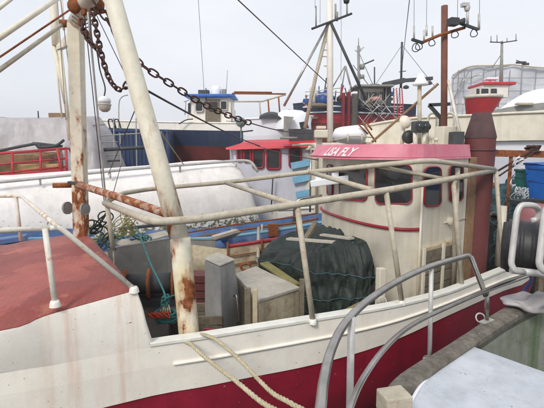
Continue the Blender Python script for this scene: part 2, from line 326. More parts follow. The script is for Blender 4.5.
# ------------------------------------------------------------------ main fishing boat
boat = T('fishing_boat', 'cream and crimson fishing boat with red foredeck, pipe frame and pink-edged wheelhouse', 'fishing boat', (0.4, 5.5, 0))
def gz(u, v, dz=-1.75):
    vy = (204 - v) / F; return D(u, v, dz / (-sp + vy * cp))
near = [V(-6.2, 4.7, 1.95), V(-5.5, 3.75, 1.8), V(-4.5, 2.98, 1.68), V(-3.3, 2.85, 1.55), V(-2.15, 3.12, 1.48), gz(150, 345), gz(200, 338), gz(250, 330), gz(300, 322), gz(350, 314), gz(400, 305), gz(450, 292, -1.74), gz(505, 270, -1.72), gz(530, 261, -1.7), V(4.75, 7.5, 1.52), V(5.0, 8.6, 1.52)]
drop = [.4, .45, .5, .52, .5, .49, .49, .49, .495, .47, .40, .30, .31, .31, .31, .31]
rub = [.2, .2, .2, .2, .2, .21, .21, .21, .21, .2, .17, .12, .13, .13, .13, .13]
far = [V(-6.2, 4.7, 1.95), V(-5.7, 5.7, 1.85), V(-4.9, 6.5, 1.7), V(-4.0, 6.95, 1.6), D(100, 249, 7.0), D(130, 245, 7.25), D(167, 239, 7.6), D(200, 243, 7.6), D(235, 246, 7.66), D(290, 237, 8.0), D(330, 228, 8.6), V(2.0, 9.3, 1.52), V(3.0, 9.7, 1.52), V(4.0, 9.8, 1.52), V(4.6, 9.5, 1.52), V(5.0, 8.6, 1.52)]
def inward(P, i, d):
    a = P[max(i - 1, 0)]; c = P[min(i + 1, len(P) - 1)]; t = (c - a); t.z = 0; t.normalize(); return V(-t.y, t.x, 0) * d
NS = smooth_path(near, 3); DS = smooth_path([V(0, 0, d) for d in drop], 3); RS = smooth_path([V(0, 0, d) for d in rub], 3)
cen = V(0, 6.2, 0)
def inn(i, d): return inward(NS, i, d)
b = MB(); rows = [[], [], [], [], []]
for i, p in enumerate(NS):
    dr = DS[i].z
    rows[0].append(p - V(0, 0, dr) + inn(i, .02)); rows[1].append(p - V(0, 0, dr + .35) + inn(i, .05)); rows[2].append(p - V(0, 0, dr + .75) + inn(i, .16))
    rows[3].append(V(p.x, p.y, -.1) + inn(i, .4)); rows[4].append(V(p.x, p.y, -.6) + inn(i, .9))
b.loft(rows, True)
FS = smooth_path(far, 3); rows = [[], [], []]
for i, p in enumerate(FS):
    rows[0].append(p - V(0, 0, .12)); rows[0][-1] += inward(FS, i, .05); rows[1].append(p - V(0, 0, .8) + inward(FS, i, .03)); rows[2].append(V(p.x, p.y, -.6) - inward(FS, i, .5))
b.loft(rows, True)
b.build('hull', M['crimson'], boat)
M['plate'] = Mt('strake_paint', S(247, 242, 232), S(240, 234, 222), ns=2, rough=.42, grime=.1, streak=.12, scol=S(214, 190, 165), sscale=7)
# white upper strake, with plate thickness, and the raised white side under the foredeck
b = MB(); rows = [[], [], [], []]
i0 = 15
for i, p in enumerate(NS):
    rows[0].append(p - V(0, 0, .02) + inn(i, .0)); rows[1].append(p - V(0, 0, RS[i].z) + inn(i, -.005)); rows[2].append(p - V(0, 0, DS[i].z) + inn(i, .006)); rows[3].append(p - V(0, 0, DS[i].z) + inn(i, .05))
[b.loft(rows[k:k + 2], True) for k in range(3)]; b.v = [v + V(0, 0, 0) for v in b.v]; strake_obj = b.build('upper_strake', M['plate'], boat)
b = MB(); b.tube([p - V(0, 0, RS[i].z) + inn(i, -.012) for i, p in enumerate(NS) if i >= i0 + 1], .015, 8).build('rub_rail', M['plate'], boat)
b = MB(); rows = [[], [], [], []]
for i, p in enumerate(NS):
    if i < i0: continue
    rows[0].append(p + V(0, 0, .02) + inn(i, -.014)); rows[1].append(p + V(0, 0, .02) + inn(i, .10)); rows[2].append(p - V(0, 0, .018) + inn(i, .10)); rows[3].append(p - V(0, 0, .018) + inn(i, -.014))
b.loft(rows + [rows[0]], False).build('bulwark_cap', M['cap'], boat, bevel=.008)
DECKZ = H - 2.4
b = MB(); rows = [[], []]
for i, p in enumerate(NS):
    if i < i0: continue
    rows[0].append(p - V(0, 0, .03) + inn(i, .06)); rows[1].append(V(p.x, p.y, DECKZ - .05) + inn(i, .12))
b.loft(rows, True).build('inner_bulwark', M['creamdirty'], boat)
b = MB(); b.poly([V(p.x, p.y, DECKZ) + inn(i, .13) for i, p in enumerate(NS) if i >= 14] + [V(p.x, p.y, DECKZ) - V(0, 0, 0) for i, p in list(enumerate(FS))[::-1] if i >= 12]).build('deck', M['deck'], boat)
# foredeck (raised, red) and its sides
A = D(135, 290, 3.75); Bf = D(85, 232, 6.2); Cf = D(0, 245, 5.95); Dn = D(0, 330, 3.38)
Dn = D(0, 330, 3.24)
nearE = [A, D(90, 302.3, 3.58), D(45, 315.3, 3.41), Dn, V(-3.15, 2.84, 1.81), V(-4.4, 3.02, 1.87), V(-5.4, 3.9, 1.95), V(-6.0, 4.7, 2.05)]
farE = [Bf, D(58, 236, 6.1), D(28, 240.5, 6.03), Cf, V(-4.4, 6.0, 1.90), V(-5.0, 5.7, 1.93), V(-5.6, 5.3, 1.98), V(-6.0, 4.72, 2.05)]
nE = smooth_path(nearE, 4); fE = smooth_path(farE, 4)
b = MB(); rows = []
for k in range(7):
    s = k / 6; rows.append([a.lerp(c, s) + V(0, 0, .03 * math.sin(math.pi * s)) for a, c in zip(nE, fE)])
b.loft(rows, True)
b.loft([rows[0], [p - V(0, 0, .03) for p in rows[0]]]).loft([rows[-1], [p - V(0, 0, .03) for p in rows[-1]]])
b.loft([[r[0] for r in rows], [r[0] - V(0, 0, .05) for r in rows]])
fd = b.build('foredeck', M['deckred'], boat)
# near white side plate
b = MB(); top = [p + V(0, 0, .004) for p in nE]
botp = []
for k, p in enumerate(nE):
    q = min(NS[:19], key=lambda s: (s.x - p.x) ** 2 * 1 + (s.y - p.y) ** 2 * .02 + abs(s.x - p.x)); botp.append(q)
import bisect
def near_at(x):
    for i in range(len(NS) - 1):
        a, c = NS[i], NS[i + 1]
        if a.x <= x <= c.x: s = (x - a.x) / (c.x - a.x + 1e-9); return a.lerp(c, s), DS[i].z + (DS[i + 1].z - DS[i].z) * s
    return NS[0], DS[0].z
xs = [A.x + (NS[15].x - A.x) * 1.0 + 0.0] ; rowsT, rowsM, rowsB, rowsL = [], [], [], []
aft = NS[15] + V(.006, 0, 0)
span = A.x - nE[-1].x
for k, p in enumerate(nE):
    s = (A.x - p.x) / span; x = aft.x + (NS[0].x + .02 - aft.x) * s; g, dr = near_at(x)
    rowsT.append(p + V(-.0, -.010, -.004)); rowsL.append(p.lerp(g, .12) + V(0, -.02, 0)); rowsM.append(g + V(0, 0, -.02)); rowsB.append(g - V(0, 0, dr + .002) + V(0, -.001, 0))
mids = [a.lerp(c, .5) + V(.0, -.012, 0) for a, c in zip(rowsL, rowsM)]
M['whitestain'] = Mt('foredeck_side_paint', S(247, 242, 232), S(240, 234, 222), ns=2, rough=.42, grime=.16, streak=.22, scol=S(216, 184, 160), sscale=6, speck=-.035, speckcol=S(120, 100, 84))
dirn = (rowsT[0] - rowsT[10]); dirn.z = 0; dirn.normalize(); bl = boat.location
def sd(u, v, t): return (D(u, v, t) - bl).dot(dirn)
stripe_stains(M['whitestain'], dirn, [(sd(46, 330, 3.45), .05, .22), (sd(69, 320, 3.5), .08, .38), (sd(122, 330, 3.7), .09, .30), (sd(136, 340, 3.75), .05, .22), (sd(90, 330, 3.6), .03, .10)], S(212, 160, 136))
strake_obj.data.materials[0] = M['whitestain']; b.loft([rowsT, rowsL, mids, rowsM], True)
b.build('foredeck_side', M['whitestain'], boat)
b = MB(); b.tube(smooth_path([rowsT[0], rowsL[0].lerp(mids[0], .4) + V(.015, 0, 0), mids[0] + V(.012, 0, 0), rowsM[0] + V(0, .02, .02)], 5), .018, 8).build('side_flange', M['white'], boat)
# aft bulkhead of the foredeck and far side plate
b = MB(); b.hexa([V(A.x, A.y, DECKZ), V(Bf.x, Bf.y, DECKZ), V(Bf.x - .05, Bf.y - .03, DECKZ), V(A.x - .05, A.y - .03, DECKZ)], [A - V(0, 0, .06), Bf - V(0, 0, .06), Bf - V(.05, .03, .06), A - V(.05, .03, .06)]).build('bulkhead', M['creamdirty'], boat)
b = MB(); b.loft([[p - V(0, 0, .03) for p in fE], [V(p.x - .05, p.y + .3, 1.2) for p in fE]], True).build('far_side', M['white'], boat, label='white side plate on the far side of the foredeck')
# weld spatter / worn white foot at the rail feet
for p in (D(55, 304, 3.43), D(134, 290, 3.73)):
    MB().lathe(p, [(.0, .03), (.03, .03), (.038, .015), (.045, -.02)], 10).build('rail_foot', M['white'], boat)
# foredeck railing (each tube a part)
rl = []
rl.append(round_path([D(-60, 200, 5.9), D(0, 196, 5.85), D(21, 196, 5.8), D(58, 227, 3.55)], .15))
rl.append([D(-90, 231, 3.2), D(-10, 231, 3.36), D(57, 227.5, 3.52)])
rl.append(round_path([D(50, 228, 3.50), D(60, 227.5, 3.53), D(134, 289, 3.74)], .06))
rl.append([D(45, 229, 3.48), D(55, 304, 3.43)])
rl.append([D(16, 197, 5.8), D(21, 241, 5.9)])
for p, r in zip(rl, (.022, .022, .022, .023, .024)):
    MB().tube(p, r, 12).build('railing_tube', M['white_rail'], boat)
# far bulwark: grey sheet-metal screen at left, red-capped planked bulwark aft
g1, g2, g3 = D(108, 249, 7.02), D(167, 239, 7.55), D(215, 240, 7.75)
b = MB(); b.loft([[g1, g2, g3], [V(p.x, p.y, DECKZ + .05) for p in (g1, g2, g3)]]).build('bulwark_screen', M['grey'], boat, solid=.03)
b = MB(); b.tube([g1, g2, g3], .02, 8).build('screen_cap', M['grey'], boat)
b = MB(); b.bar(V(g1.x, g1.y - .05, DECKZ + .05), V(g3.x, g3.y - .05, DECKZ + .08), .1, .05).build('waterway', M['cream'], boat)
FI = [(p, inward(FS, i, 1)) for i, p in enumerate(FS) if i >= 12]
b = MB(); b.loft([[p - V(0, 0, .05) - d * .0 + V(0, 0, 0) for p, d in FI], [V(p.x, p.y, DECKZ) for p, d in FI]], True).build('inner_bulwark', M['creamdirty'], boat, solid=.02)
h1, h2, h3, h4 = D(228, 247, 7.62), D(262, 242, 7.8), D(290, 237.5, 8.0), D(334, 227, 8.7)
hp = [h1, h2, h3, h4]
for k in range(5):
    z0, z1 = .02 + k * .13, .02 + k * .13 + .12
    b = MB(); b.loft([[p - V(0, 0, z0) for p in hp], [p - V(0, 0, z1) for p in hp]]).build('plank', M['creamdirty'], boat, solid=.03)
b = MB(); b.tube([p + V(0, 0, .01) for p in hp], .035, 8).build('bulwark_rail', M['railred'], boat)
for k, u in enumerate((232, 262)):
    p = h1.lerp(h2, k) - V(0, .05, 0); MB().tube([p + V(0, 0, .1), p - V(0, 0, .62)], .018, 8).build('bulwark_stay', M['rust'], boat)
for dz in (.16, .32): MB().tube([p - V(0, .06, dz) for p in hp], .012, 6).build('bulwark_pipe', M['rust'], boat)
b = MB(); p = D(246, 267, 7.4); b.tube([p + V(.09 * math.cos(a), 0, .06 * math.sin(a)) for a in [k * math.pi / 8 for k in range(1, 13)]], .022, 8).build('hawse_ring', M['rust'], boat)
# ---- wheelhouse
wB = V(1.85, 5.3, 0); wA = V(2.73, 6.0, 0); Mc = V(1.475, 6.4, 0); av = wB - Mc; bv = V(-.47, -.16, 0)
plan = [wA, wA.lerp(wB, .5)]; NF = 28
def sgn(x, e): return math.copysign(abs(x) ** e, x)
kind = [0, 0]
for k in range(NF + 1):
    th = math.pi * k / NF; plan.append(Mc + av * sgn(math.cos(th), .8) + bv * sgn(math.sin(th), .8)); kind.append(1)
plan += [V(1.5, 8.2, 0), V(2.6, 8.0, 0)]; kind += [0, 0]
WZ0, WZ1 = DECKZ, H - .10
def at(p, z): return V(p.x, p.y, z)
b = MB(); b.loft([[at(p, WZ0) for p in plan] , [at(p, WZ1) for p in plan]], False, True)
b.sm = [3 <= i < 2 + NF for i in range(len(b.sm))]
wh = b.build('wheelhouse', M['wheelhouse'], boat)
cx = Mc + V(.45, .25, 0)
def visor(i, z, out, fr):
    p = plan[i]; d = (p - cx).normalized(); q = p + d * out
    if 1 < i < NF + 3: q += V(-.95, -.32, 0) * fr * math.sin(math.pi * (i - 2) / NF)
    return V(q.x, q.y, z)
n = len(plan)
vb = [visor(i, H - .155, .03, .27) for i in range(n)]; vt = [visor(i, H + .035, .0, .12) for i in range(n)]
rows = [[p + V(0, 0, .0) for p in vt], vb, [p + (V(cx.x, cx.y, p.z) - p).normalized() * .05 for p in vb]]
b = MB(); b.loft(rows, False, True); b.build('roof_visor', M['pink'], wh)
b = MB(); b.poly([p - V(0, 0, .005) for p in vt]); b.poly([p + V(0, 0, .03) for p in vb]); b.build('roof', M['cream'], wh)
def hit(u, v, out=0):
    """point of the wheelhouse wall seen at (u, v)"""
    vy = (204 - v) / F; dx, dy = (u - 272) / F, cp + vy * sp; best = None
    for i in range(n - 1):
        p, q = plan[i], plan[i + 1]; ex, ey = q.x - p.x, q.y - p.y; den = dx * ey - dy * ex
        if abs(den) < 1e-9: continue
        t = (p.x * ey - p.y * ex) / den; s = (p.x * dy - p.y * dx) / den
        if t > 0 and -1e-6 <= s <= 1 + 1e-6 and (best is None or t < best[0]):
            nv = V(ey, -ex, 0).normalized()
            if nv.dot(V(dx, dy, 0)) > 0: nv = -nv
            best = (t, nv)
    if best is None: return None
    t, nv = best; return V(t * dx, t * dy, H + t * (-sp + vy * cp)) + nv * out
def rrect(u0, v0, u1, v1, r, tilt=0, n=4):
    P = []
    for cxx, cyy, a0 in ((u1 - r, v0 + r, -90), (u1 - r, v1 - r, 0), (u0 + r, v1 - r, 90), (u0 + r, v0 + r, 180)):
        for k in range(n + 1):
            a = R(a0 + 90 * k / n); P.append((cxx + r * math.cos(a), cyy + r * math.sin(a)))
    um = (u0 + u1) / 2
    return [(u, v + (u - um) * tilt) for u, v in P]
for (u0, v0, u1, v1, r, ti) in ((328.5, 165, 333.5, 195, 2.2, .2), (341, 166.5, 368, 200, 5, .05), (376.5, 165, 411, 203.5, 5, .0), (423, 167, 439.5, 206, 5, -.04), (448, 165, 461.5, 201, 4.5, -.08)):
    P = rrect(u0, v0, u1, v1, r, ti); pts = [hit(u, v, .024) for u, v in P]; uc, vc = (u0 + u1) / 2, (v0 + v1) / 2
    if None in pts: print('miss', u0); continue
    b = MB(); b.loft([[hit(uc + (u - uc) * q, vc + (v - vc) * q, .026) for u, v in P] for q in (.001, .2, .4, .6, .8, 1)], True, True); b.build('window_pane', M['glass'], wh)
    MB().tube(pts, .011, 8, closed=True).build('window_frame', M['redtrim'], wh)
# red moulding round the front, seam and sundries
b = MB(); zr = H - 1.02; P = [at(plan[i], zr) + (at(plan[i], zr) - at(cx, zr)).normalized() * .012 for i in range(2, NF + 3)]
b.tube(P, .022, 8).build('red_moulding', M['redtrim'], wh)
b = MB(); P = [at(plan[i], zr + .02) + (at(plan[i], 0) - at(cx, 0)).normalized() * .01 for i in (0, 1)]
b.tube(P, .008, 6).build('wall_seam', M['cream'], wh)
b = MB(); q = at(wB, 0) + V(.0, -.03, 0); b.tube([V(q.x, q.y, WZ0 + .1), V(q.x, q.y, WZ1 - .35)], .016, 8).build('corner_conduit', M['cream'], wh)
b = MB(); p = hit(449, 221, .03); b.lathe(p, [(0, .06), (.05, .06), (.06, .03), (.06, -.03)], 14, ax=(.5, -.86, 0)).build('porthole_boss', M['cream'], wh)
# lettering on the visor
def lettering(txt, pts0, pts1, u0, u1, vfrac0, vfrac1, m, parent, name, shear=.24):
    cu = bpy.data.curves.new('t', 'FONT'); cu.body = txt; cu.offset = .022; cu.shear = shear; cu.space_character = 1.02; cu.resolution_u = 3
    to = bpy.data.objects.new('t', cu); COL.objects.link(to); dg = bpy.context.evaluated_depsgraph_get(); me = bpy.data.meshes.new_from_object(to.evaluated_get(dg))
    xs = [v.co.x for v in me.vertices]; ys = [v.co.y for v in me.vertices]; x0, x1, y0, y1 = min(xs), max(xs), min(ys), max(ys)
    cum = [0]
    for i in range(1, len(pts0)): cum.append(cum[-1] + (pts0[i] - pts0[i - 1]).length)
    def along(P, s):
        for i in range(len(cum) - 1):
            if cum[i + 1] >= s: return P[i].lerp(P[i + 1], (s - cum[i]) / (cum[i + 1] - cum[i]))
        return P[-1]
    def arc_at_u(u):
        last = 0
        for k in range(800):
            s = cum[-1] * k / 799; p = along(pts0, s).lerp(along(pts1, s), .5) - V(0, 0, H); uu = 272 + F * p.x / (p.y * cp - p.z * sp)
            if uu <= u: last = s
        return last
    sa, sb = arc_at_u(u0), arc_at_u(u1); bm = bmesh.new(); bm.from_mesh(me); bmesh.ops.subdivide_edges(bm, edges=bm.edges, cuts=0)
    for v in bm.verts:
        s = sa + (sb - sa) * (v.co.x - x0) / (x1 - x0); f = vfrac0 + (vfrac1 - vfrac0) * (v.co.y - y0) / (y1 - y0)
        p = along(pts0, s).lerp(along(pts1, s), f); d = p - V(cx.x, cx.y, p.z); d.normalize(); v.co = p + d * .010 + V(0, 0, -.002) - parent_loc(parent)
    bmesh.ops.triangulate(bm, faces=bm.faces); m2 = bpy.data.meshes.new(name); bm.to_mesh(m2); bm.free(); m2.materials.append(m)
    o = bpy.data.objects.new(name, m2); COL.objects.link(o); o.parent = parent; bpy.data.objects.remove(to); return o
ids = list(range(NF + 2, 1, -1))       # from the far-left of the front to the near corner
lettering('LISA FLY', [vb[i] for i in ids], [vt[i] for i in ids], 327, 357, .20, .80, M['letter'], wh, 'lettering')
# ---- roof gear
rz_ = H + .035
def onroof(u, y): return V(xat(u, 143, y), y, rz_)
b = MB(); p = onroof(444, 6.6)
b.tube([p, W(444.5, 6, 6.75)], .048, 14); mast = b.build('mast', M['brown'], boat)
MB().box(p + V(.0, -.05, .13), (.24, .2, .28), .3).build('mast_step', M['cream'], mast, bevel=.01)
MB().tube([W(448, 80, 6.65), W(462, 143, 6.3)], .022, 8).build('mast_brace', M['white_rail'], mast)
ym = 6.62
MB().tube([W(422, 42.5, ym), W(440, 35, ym), W(465, 27.5, ym)], .022, 8).build('aerial_arm', M['rust'], mast)
MB().bar(W(412, 39.5, ym - .1), W(423, 43, ym), .035, .035).build('aerial_bracket', M['darkgrey'], mast)
MB().bar(W(465, 25, ym - .05), W(478, 29.5, ym), .035, .035).build('aerial_bracket', M['darkgrey'], mast)
for u, v0, v1, r in ((414, 26, 40, .014), (424, 30, 42, .014), (426.5, 25, 36, .016), (432.5, 26, 37, .014), (479, 14, 30, .018), (467.5, 8, 27, .02)):
    MB().tube([W(u, v1, ym), W(u, v0, ym)], r, 8).build('aerial_stub', M['galv'], mast)
for u, v1 in ((414, 26), (426.5, 25), (457.5, 18), (479.5, 14)):
    MB().tube([W(u, v1, ym), W(u + .5, -40, ym)], .0035, 5).build('whip_aerial', M['aerial'], mast)
for u, v, r in ((416, 47.5, .055), (419, 46, .05), (432, 42.5, .045), (474, 33, .05), (455, 34, .05)):
    c = W(u, v, ym); MB().tube([c + V(r * math.cos(a), .02 * math.sin(2 * a), r * 1.1 * math.sin(a)) for a in [2 * math.pi * k / 14 for k in range(14)]], .007, 6, closed=True).build('cable_coil', M['black'], mast)
b = MB(); b.box(W(453, 22, ym - .05), (.13, .12, .1), .2); b.lathe(W(457, 22, ym - .05), [(.03, 0), (.04, .05), (.06, .1), (.0, .1)], 12, ax=(1, 0, 0)).build('horn', M['darkgrey'], mast)
b = MB(); b.box(W(465, 5, ym), (.1, .08, .05), .1); b.lathe(W(467, 11, ym), [(.03, 0), (.045, .04), (.03, .09)], 10).build('top_light', M['galv'], mast)
# white bell aerial on its post
p = onroof(419.5, 6.5); ba = MB().tube([p, W(419.5, 84, 6.5)], .03, 10).build('dome_post', M['pipe'], boat)
MB().lathe(W(420.5, 85, 6.5), [(.0, -.01), (.11, -.005), (.115, .02), (.085, .05), (.06, .1), (.045, .15), (.02, .17), (0, .175)], 20).build('bell_aerial', M['canopy'], ba)
# searchlight
sp_ = T0 = MB(); c = W(420, 127, 6.1)
sl_ = sp_.box(c, (.2, .16, .16), .35).build('searchlight', M['darkgrey'], boat, bevel=.02)
MB().lathe(c + V(-.035, -.09, 0), [(0, -.01), (.05, -.01), (.06, 0), (.06, .03), (0, .03)], 16, ax=(-.3, -.95, 0)).build('searchlight_lens', M['glass'], sl_)
MB().lathe(c + V(.075, -.05, 0), [(0, .035), (.05, .03), (.06, 0), (.06, -.03)], 16, ax=(.3, -.95, 0)).build('searchlight_lens', M['glass'], sl_)
for du in (-5, 4): MB().tube([W(420 + du, 132, 6.1), onroof(420 + du, 6.1) - V(0, 0, .02)], .028, 10).build('searchlight_post', M['white_rail'], sl_)
# boom leaning over the roof, cowl and odds
MB().tube([W(372, 142, 6.4), W(438, 84, 6.6)], .02, 8).build('boom', M['tan'], boat)
b = MB(); c = W(405, 122, 6.35); b.lathe(c, [(.10, 0), (.09, .03), (.05, .07), (0, .07)], 16, ax=(.4, -.8, .3)); b.tube([c - V(0, -.05, .03), V(c.x - .02, c.y + .05, rz_)], .03, 8).build('loudhailer', M['cream'], boat)
b = MB(); b.lathe(W(409, 137, 6.3), [(0, .05), (.09, .04), (.1, 0), (.09, -.05), (0, -.05)], 16, ax=(.2, -1, 0)).build('tyre_fender', M['black'], boat)
b = MB(); b.box(onroof(456, 6.2) + V(0, 0, .09), (.15, .2, .18)).build('vent_box', M['darkgrey'], boat, bevel=.01)
for u, r, h in ((430, .045, .14), (436, .035, .1), (425, .03, .12)):
    MB().lathe(onroof(u, 6.25), [(r * .7, -.01), (r * .7, h * .6), (r, h * .6), (r * 1.1, h * .8), (0, h)], 12).build('roof_vent', M['cream'], boat)
for u in (432.5, 450):   # white lifting eyes
    c = W(u, 118, 7.2); b = MB(); b.tube([V(c.x - .07, c.y, rz_)] + [c + V(.07 * math.cos(a), 0, .08 * math.sin(a)) for a in [math.pi - k * math.pi / 8 for k in range(9)]] + [V(c.x + .07, c.y, rz_)], .02, 8).build('lifting_eye', M['white_rail'], boat)
b = MB(); b.bar(W(429, 105, 7.0), W(441, 118, 7.0), .05, .05); b.bar(W(429, 105, 7.0), W(450, 104, 7.0), .05, .05); b.bar(W(441, 118, 7), V(W(441, 118, 7).x, 7, rz_), .05, .05).build('radar_bracket', M['darkgrey'], boat)
# ---- exhaust stack
yS = 6.25; sb = V(xat(479.6, 150, yS), yS, DECKZ)
zc, zt = zat(137, yS), zat(113, yS); rS = 14.2 / F * yS
b = MB(); b.lathe((sb.x, sb.y, 0), [(rS * .92, DECKZ), (rS * .94, zat(205, yS)), (rS, zat(160, yS)), (rS, zc)], 32)
st = b.build('exhaust_stack', M['maroon'], boat)
MB().lathe((sb.x, sb.y, 0), [(rS + .006, zc - .02), (rS + .006, zc + .005), (rS * .6, zt), (rS * .5, zt), (rS * .45, zt - .2)], 32).build('stack_cone', M['stackcap'], st)
MB().lathe((sb.x, sb.y, 0), [(rS + .002, zat(150, yS) - .012), (rS + .012, zat(150, yS) - .008), (rS + .012, zat(150, yS) + .008), (rS + .002, zat(150, yS) + .012)], 32).build('stack_band', M['stackcap'], st)
pc = V(xat(468, 200, 6.05), 6.05, 0); b = MB(); b.box((pc.x, pc.y + .08, (DECKZ + zat(157, 6.1)) / 2), (.17, .2, zat(157, 6.1) - DECKZ), .5).build('stack_casing', M['tan'], boat, bevel=.01)
# planked locker against the wheelhouse side, cream post, stump, stern ledge
ly = 5.32; l0, l1 = V(xat(421, 270, 5.25), 5.25, 0), V(xat(456, 270, 5.75), 5.75, 0)
zt_ = zat(247, 5.4); lk = MB().hexa([V(l0.x, l0.y, DECKZ), V(l1.x, l1.y, DECKZ), V(l1.x - .25, l1.y + .3, DECKZ), V(l0.x - .1, l0.y + .15, DECKZ)], [V(l0.x, l0.y, zt_), V(l1.x, l1.y, zt_ + .02), V(l1.x - .25, l1.y + .3, zt_ + .02), V(l0.x - .1, l0.y + .15, zt_)]).build('side_locker', M['creamdirty'], boat)
dd = (l1 - l0); ln = dd.length; dd.normalize(); nn = V(dd.y, -dd.x, 0)
mwd = M['wood']
hh = (zt_ - DECKZ - .02)
for k in range(7):
    z0 = DECKZ + k * hh / 7; a0 = l0 + nn * (.012 + .004 * (k % 3)); a1 = l1 + nn * (.012 + .003 * (k % 2))
    MB().bar(V(a0.x, a0.y, z0 + hh / 14), V(a1.x, a1.y, z0 + hh / 14), .025, hh / 7 - .018).build('plank', mwd, lk)
for s in (.0, .52, 1.0):
    a0 = l0.lerp(l1, s) + nn * .035; MB().bar(V(a0.x, a0.y, DECKZ), V(a0.x, a0.y, zt_ + .02), .04, .03, up=nn).build('locker_batten', M['cream'], lk)
p = D(458, 165, 5.55); MB().tube([V(p.x, p.y, zat(168, p.y)), V(p.x + .02, p.y, zat(286, p.y))], .03, 10).build('cream_post', M['pipe'], boat)
p = D(381, 268, 4.95); s_ = MB().box(V(p.x, p.y, (zat(268, p.y) + DECKZ) / 2), (.085, .085, zat(268, p.y) - DECKZ), .4).build('bollard_post', M['cream'], boat, bevel=.008)
p = D(382, 305, 4.85); MB().tube([p + V(-.045, 0, 0)] + [p + V(.045 * math.cos(a), 0, .05 + .045 * math.sin(a)) for a in [math.pi - k * math.pi / 6 for k in range(7)]] + [p + V(.045, 0, 0)], .008, 8).build('hoop', M['galv'], boat)
# ---- pipe frame over the deck
nr = [D(105, 203, 5.1), D(152, 222, 3.72), D(190, 220, 3.85), D(250, 211.5, 4.08), D(300, 203.8, 4.3), D(400, 188, 4.72), D(450, 179, 5.3), D(495, 170, 6.05)]
MB().tube(round_path(nr, .22, 6), .036, 14).build('frame_rail', M['pipe'], boat)
fr_ = [D(105, 203, 5.1), D(121, 193.5, 5.6), D(150, 189, 6.3), D(225, 182.5, 6.35), D(309, 172, 5.75), D(375, 165.5, 5.2), D(400, 163.2, 5.05), D(429, 160.2, 5.1), D(494, 169, 6.0)]
MB().tube(round_path(fr_, .2, 6), .031, 14).build('frame_rail', M['pipe'], boat)
for a, c, r in ((D(225, 182.5, 6.35), D(296, 205.2, 4.28), .03), (D(309, 172, 5.75), D(372, 190, 4.62), .03), (D(375, 165.8, 5.2), D(442, 178.5, 5.2), .024)):
    MB().tube([a, c], r, 12).build('frame_crossbar', M['pipe'], boat)
for (u, v, t, u2, v2, t2) in ((107, 204, 5.1, 113, 249, 5.2), (297, 205, 4.3, 313, 322, 4.36), (386, 191, 4.66, 402, 303, 4.84), (453, 179, 5.35, 462, 288, 5.45), (496, 171, 6.05, 503, 271, 6.1)):
    c1, c2 = D(u, v, t), D(u2, v2, t2); MB().tube([c1, c2], .029, 12).build('frame_post', M['pipe'], boat)
    if u > 120: MB().lathe(c2, [(0, .035), (.034, .035), (.038, -.02)], 12).build('post_foot', M['cap'], boat)
# ---- gallows
LG = D(79, 240, 6.0); LGt = V(xat(75.5, 24, LG.y), LG.y, zat(24, LG.y))
zr1, zr2 = zat(120, LG.y), zat(200, LG.y)
def leg_at(z):
    s = (z - LG.z) / (LGt.z - LG.z); return LG.lerp(LGt, s)
lw = .165
MB().bar(V(LG.x, LG.y, DECKZ), LGt, lw, lw, up=(0, 1, 0)).build('gallows_leg', M['farleg'], boat, bevel=.012)
MB().bar(leg_at(zat(184, LG.y)), leg_at(zat(181, LG.y)), lw + .04, lw + .04, up=(0, 1, 0)).build('clamp_band', M['darkgrey'], boat, bevel=.01)
# near, leaning leg: rusty foot, bend, pale upper length
P0, P1, P2, P3 = D(190, 344, 4.16), D(180, 238, 4.14), D(113, 0, 4.05), D(103, -34, 4.08)
P00 = V(P0.x, P0.y + .02, DECKZ)
MB().tube([P00, P0, P1.lerp(P0, .12), P1], .098, 20).build('gallows_leg', M['gallowsrust'], boat, label='rust-stained foot of the leaning gallows leg')
MB().tube([P1 + V(.002, 0, -.03), P1.lerp(P2, .3), P2, P3], .094, 20, r2=.080).build('gallows_leg', M['gallows'], boat, label='pale leaning gallows leg with a rusty patch')
beam0, beam1 = LGt + V(-.05, .1, .02), P3 + V(.05, 0, .05)
MB().tube([beam0, beam1], .1, 18).build('gallows_beam', M['gallows'], boat)
# triangular bracket and outer struts on the far leg
q1, q2, q3 = D(70, 30, 6), D(56, 46, 6), D(70, 78, 6)
MB().prism([q1, q2, q2 + V(0, 0, -.05), D(70, 44, 6)], (0, .1, 0)).build('gallows_gusset', M['gallows'], boat)
for a, c, r in (((54, 46), (66, 104), .03), ((53, 0), (56, 46), .05), ((61, -5), (64, 30), .018), ((54, 46), (62, 118), .012), ((60, 48), (70, 140), .03)):
    MB().tube([D(*a, 6.05), D(*c, 6.05)], r, 8).build('outer_strut', M['gallows'], boat)
MB().tube([D(53, 185.5, 5.9), D(72, 185.3, 5.95)], .035, 10).build('clamp_stub', M['rust'], boat)
MB().tube([D(76, 184, 5.9), D(118, 197, 4.9), D(169, 214.5, 4.3)], .045, 14).build('cross_pipe', M['rustwhite'], boat)
# booms running up left
for a, c, r, mm in (((-20, 51, 4.6), (58, -2, 5.6), .032, 'gallows'), ((-15, 69.5, 4.6), (64, 24, 5.7), .026, 'brown'), ((-15, 19, 4.4), (20, -8, 5.0), .022, 'gallows'), ((-15, 67, 5.0), (80, 3, 5.6), .012, 'rust')):
    if mm == 'brown': a, c = (-15, 80.5, 4.6), (63, 24, 5.8)
    MB().tube([D(*a), D(*c)], r, 12).build('stay_boom', M[mm] if mm != 'brown' else M['pipe'], boat)
MB().lathe(D(64, 23.5, 5.8), [(0, .05), (.05, .05), (.05, -.05), (0, -.05)], 12, ax=(1, .2, 0)).build('boom_end', M['rust'], boat)
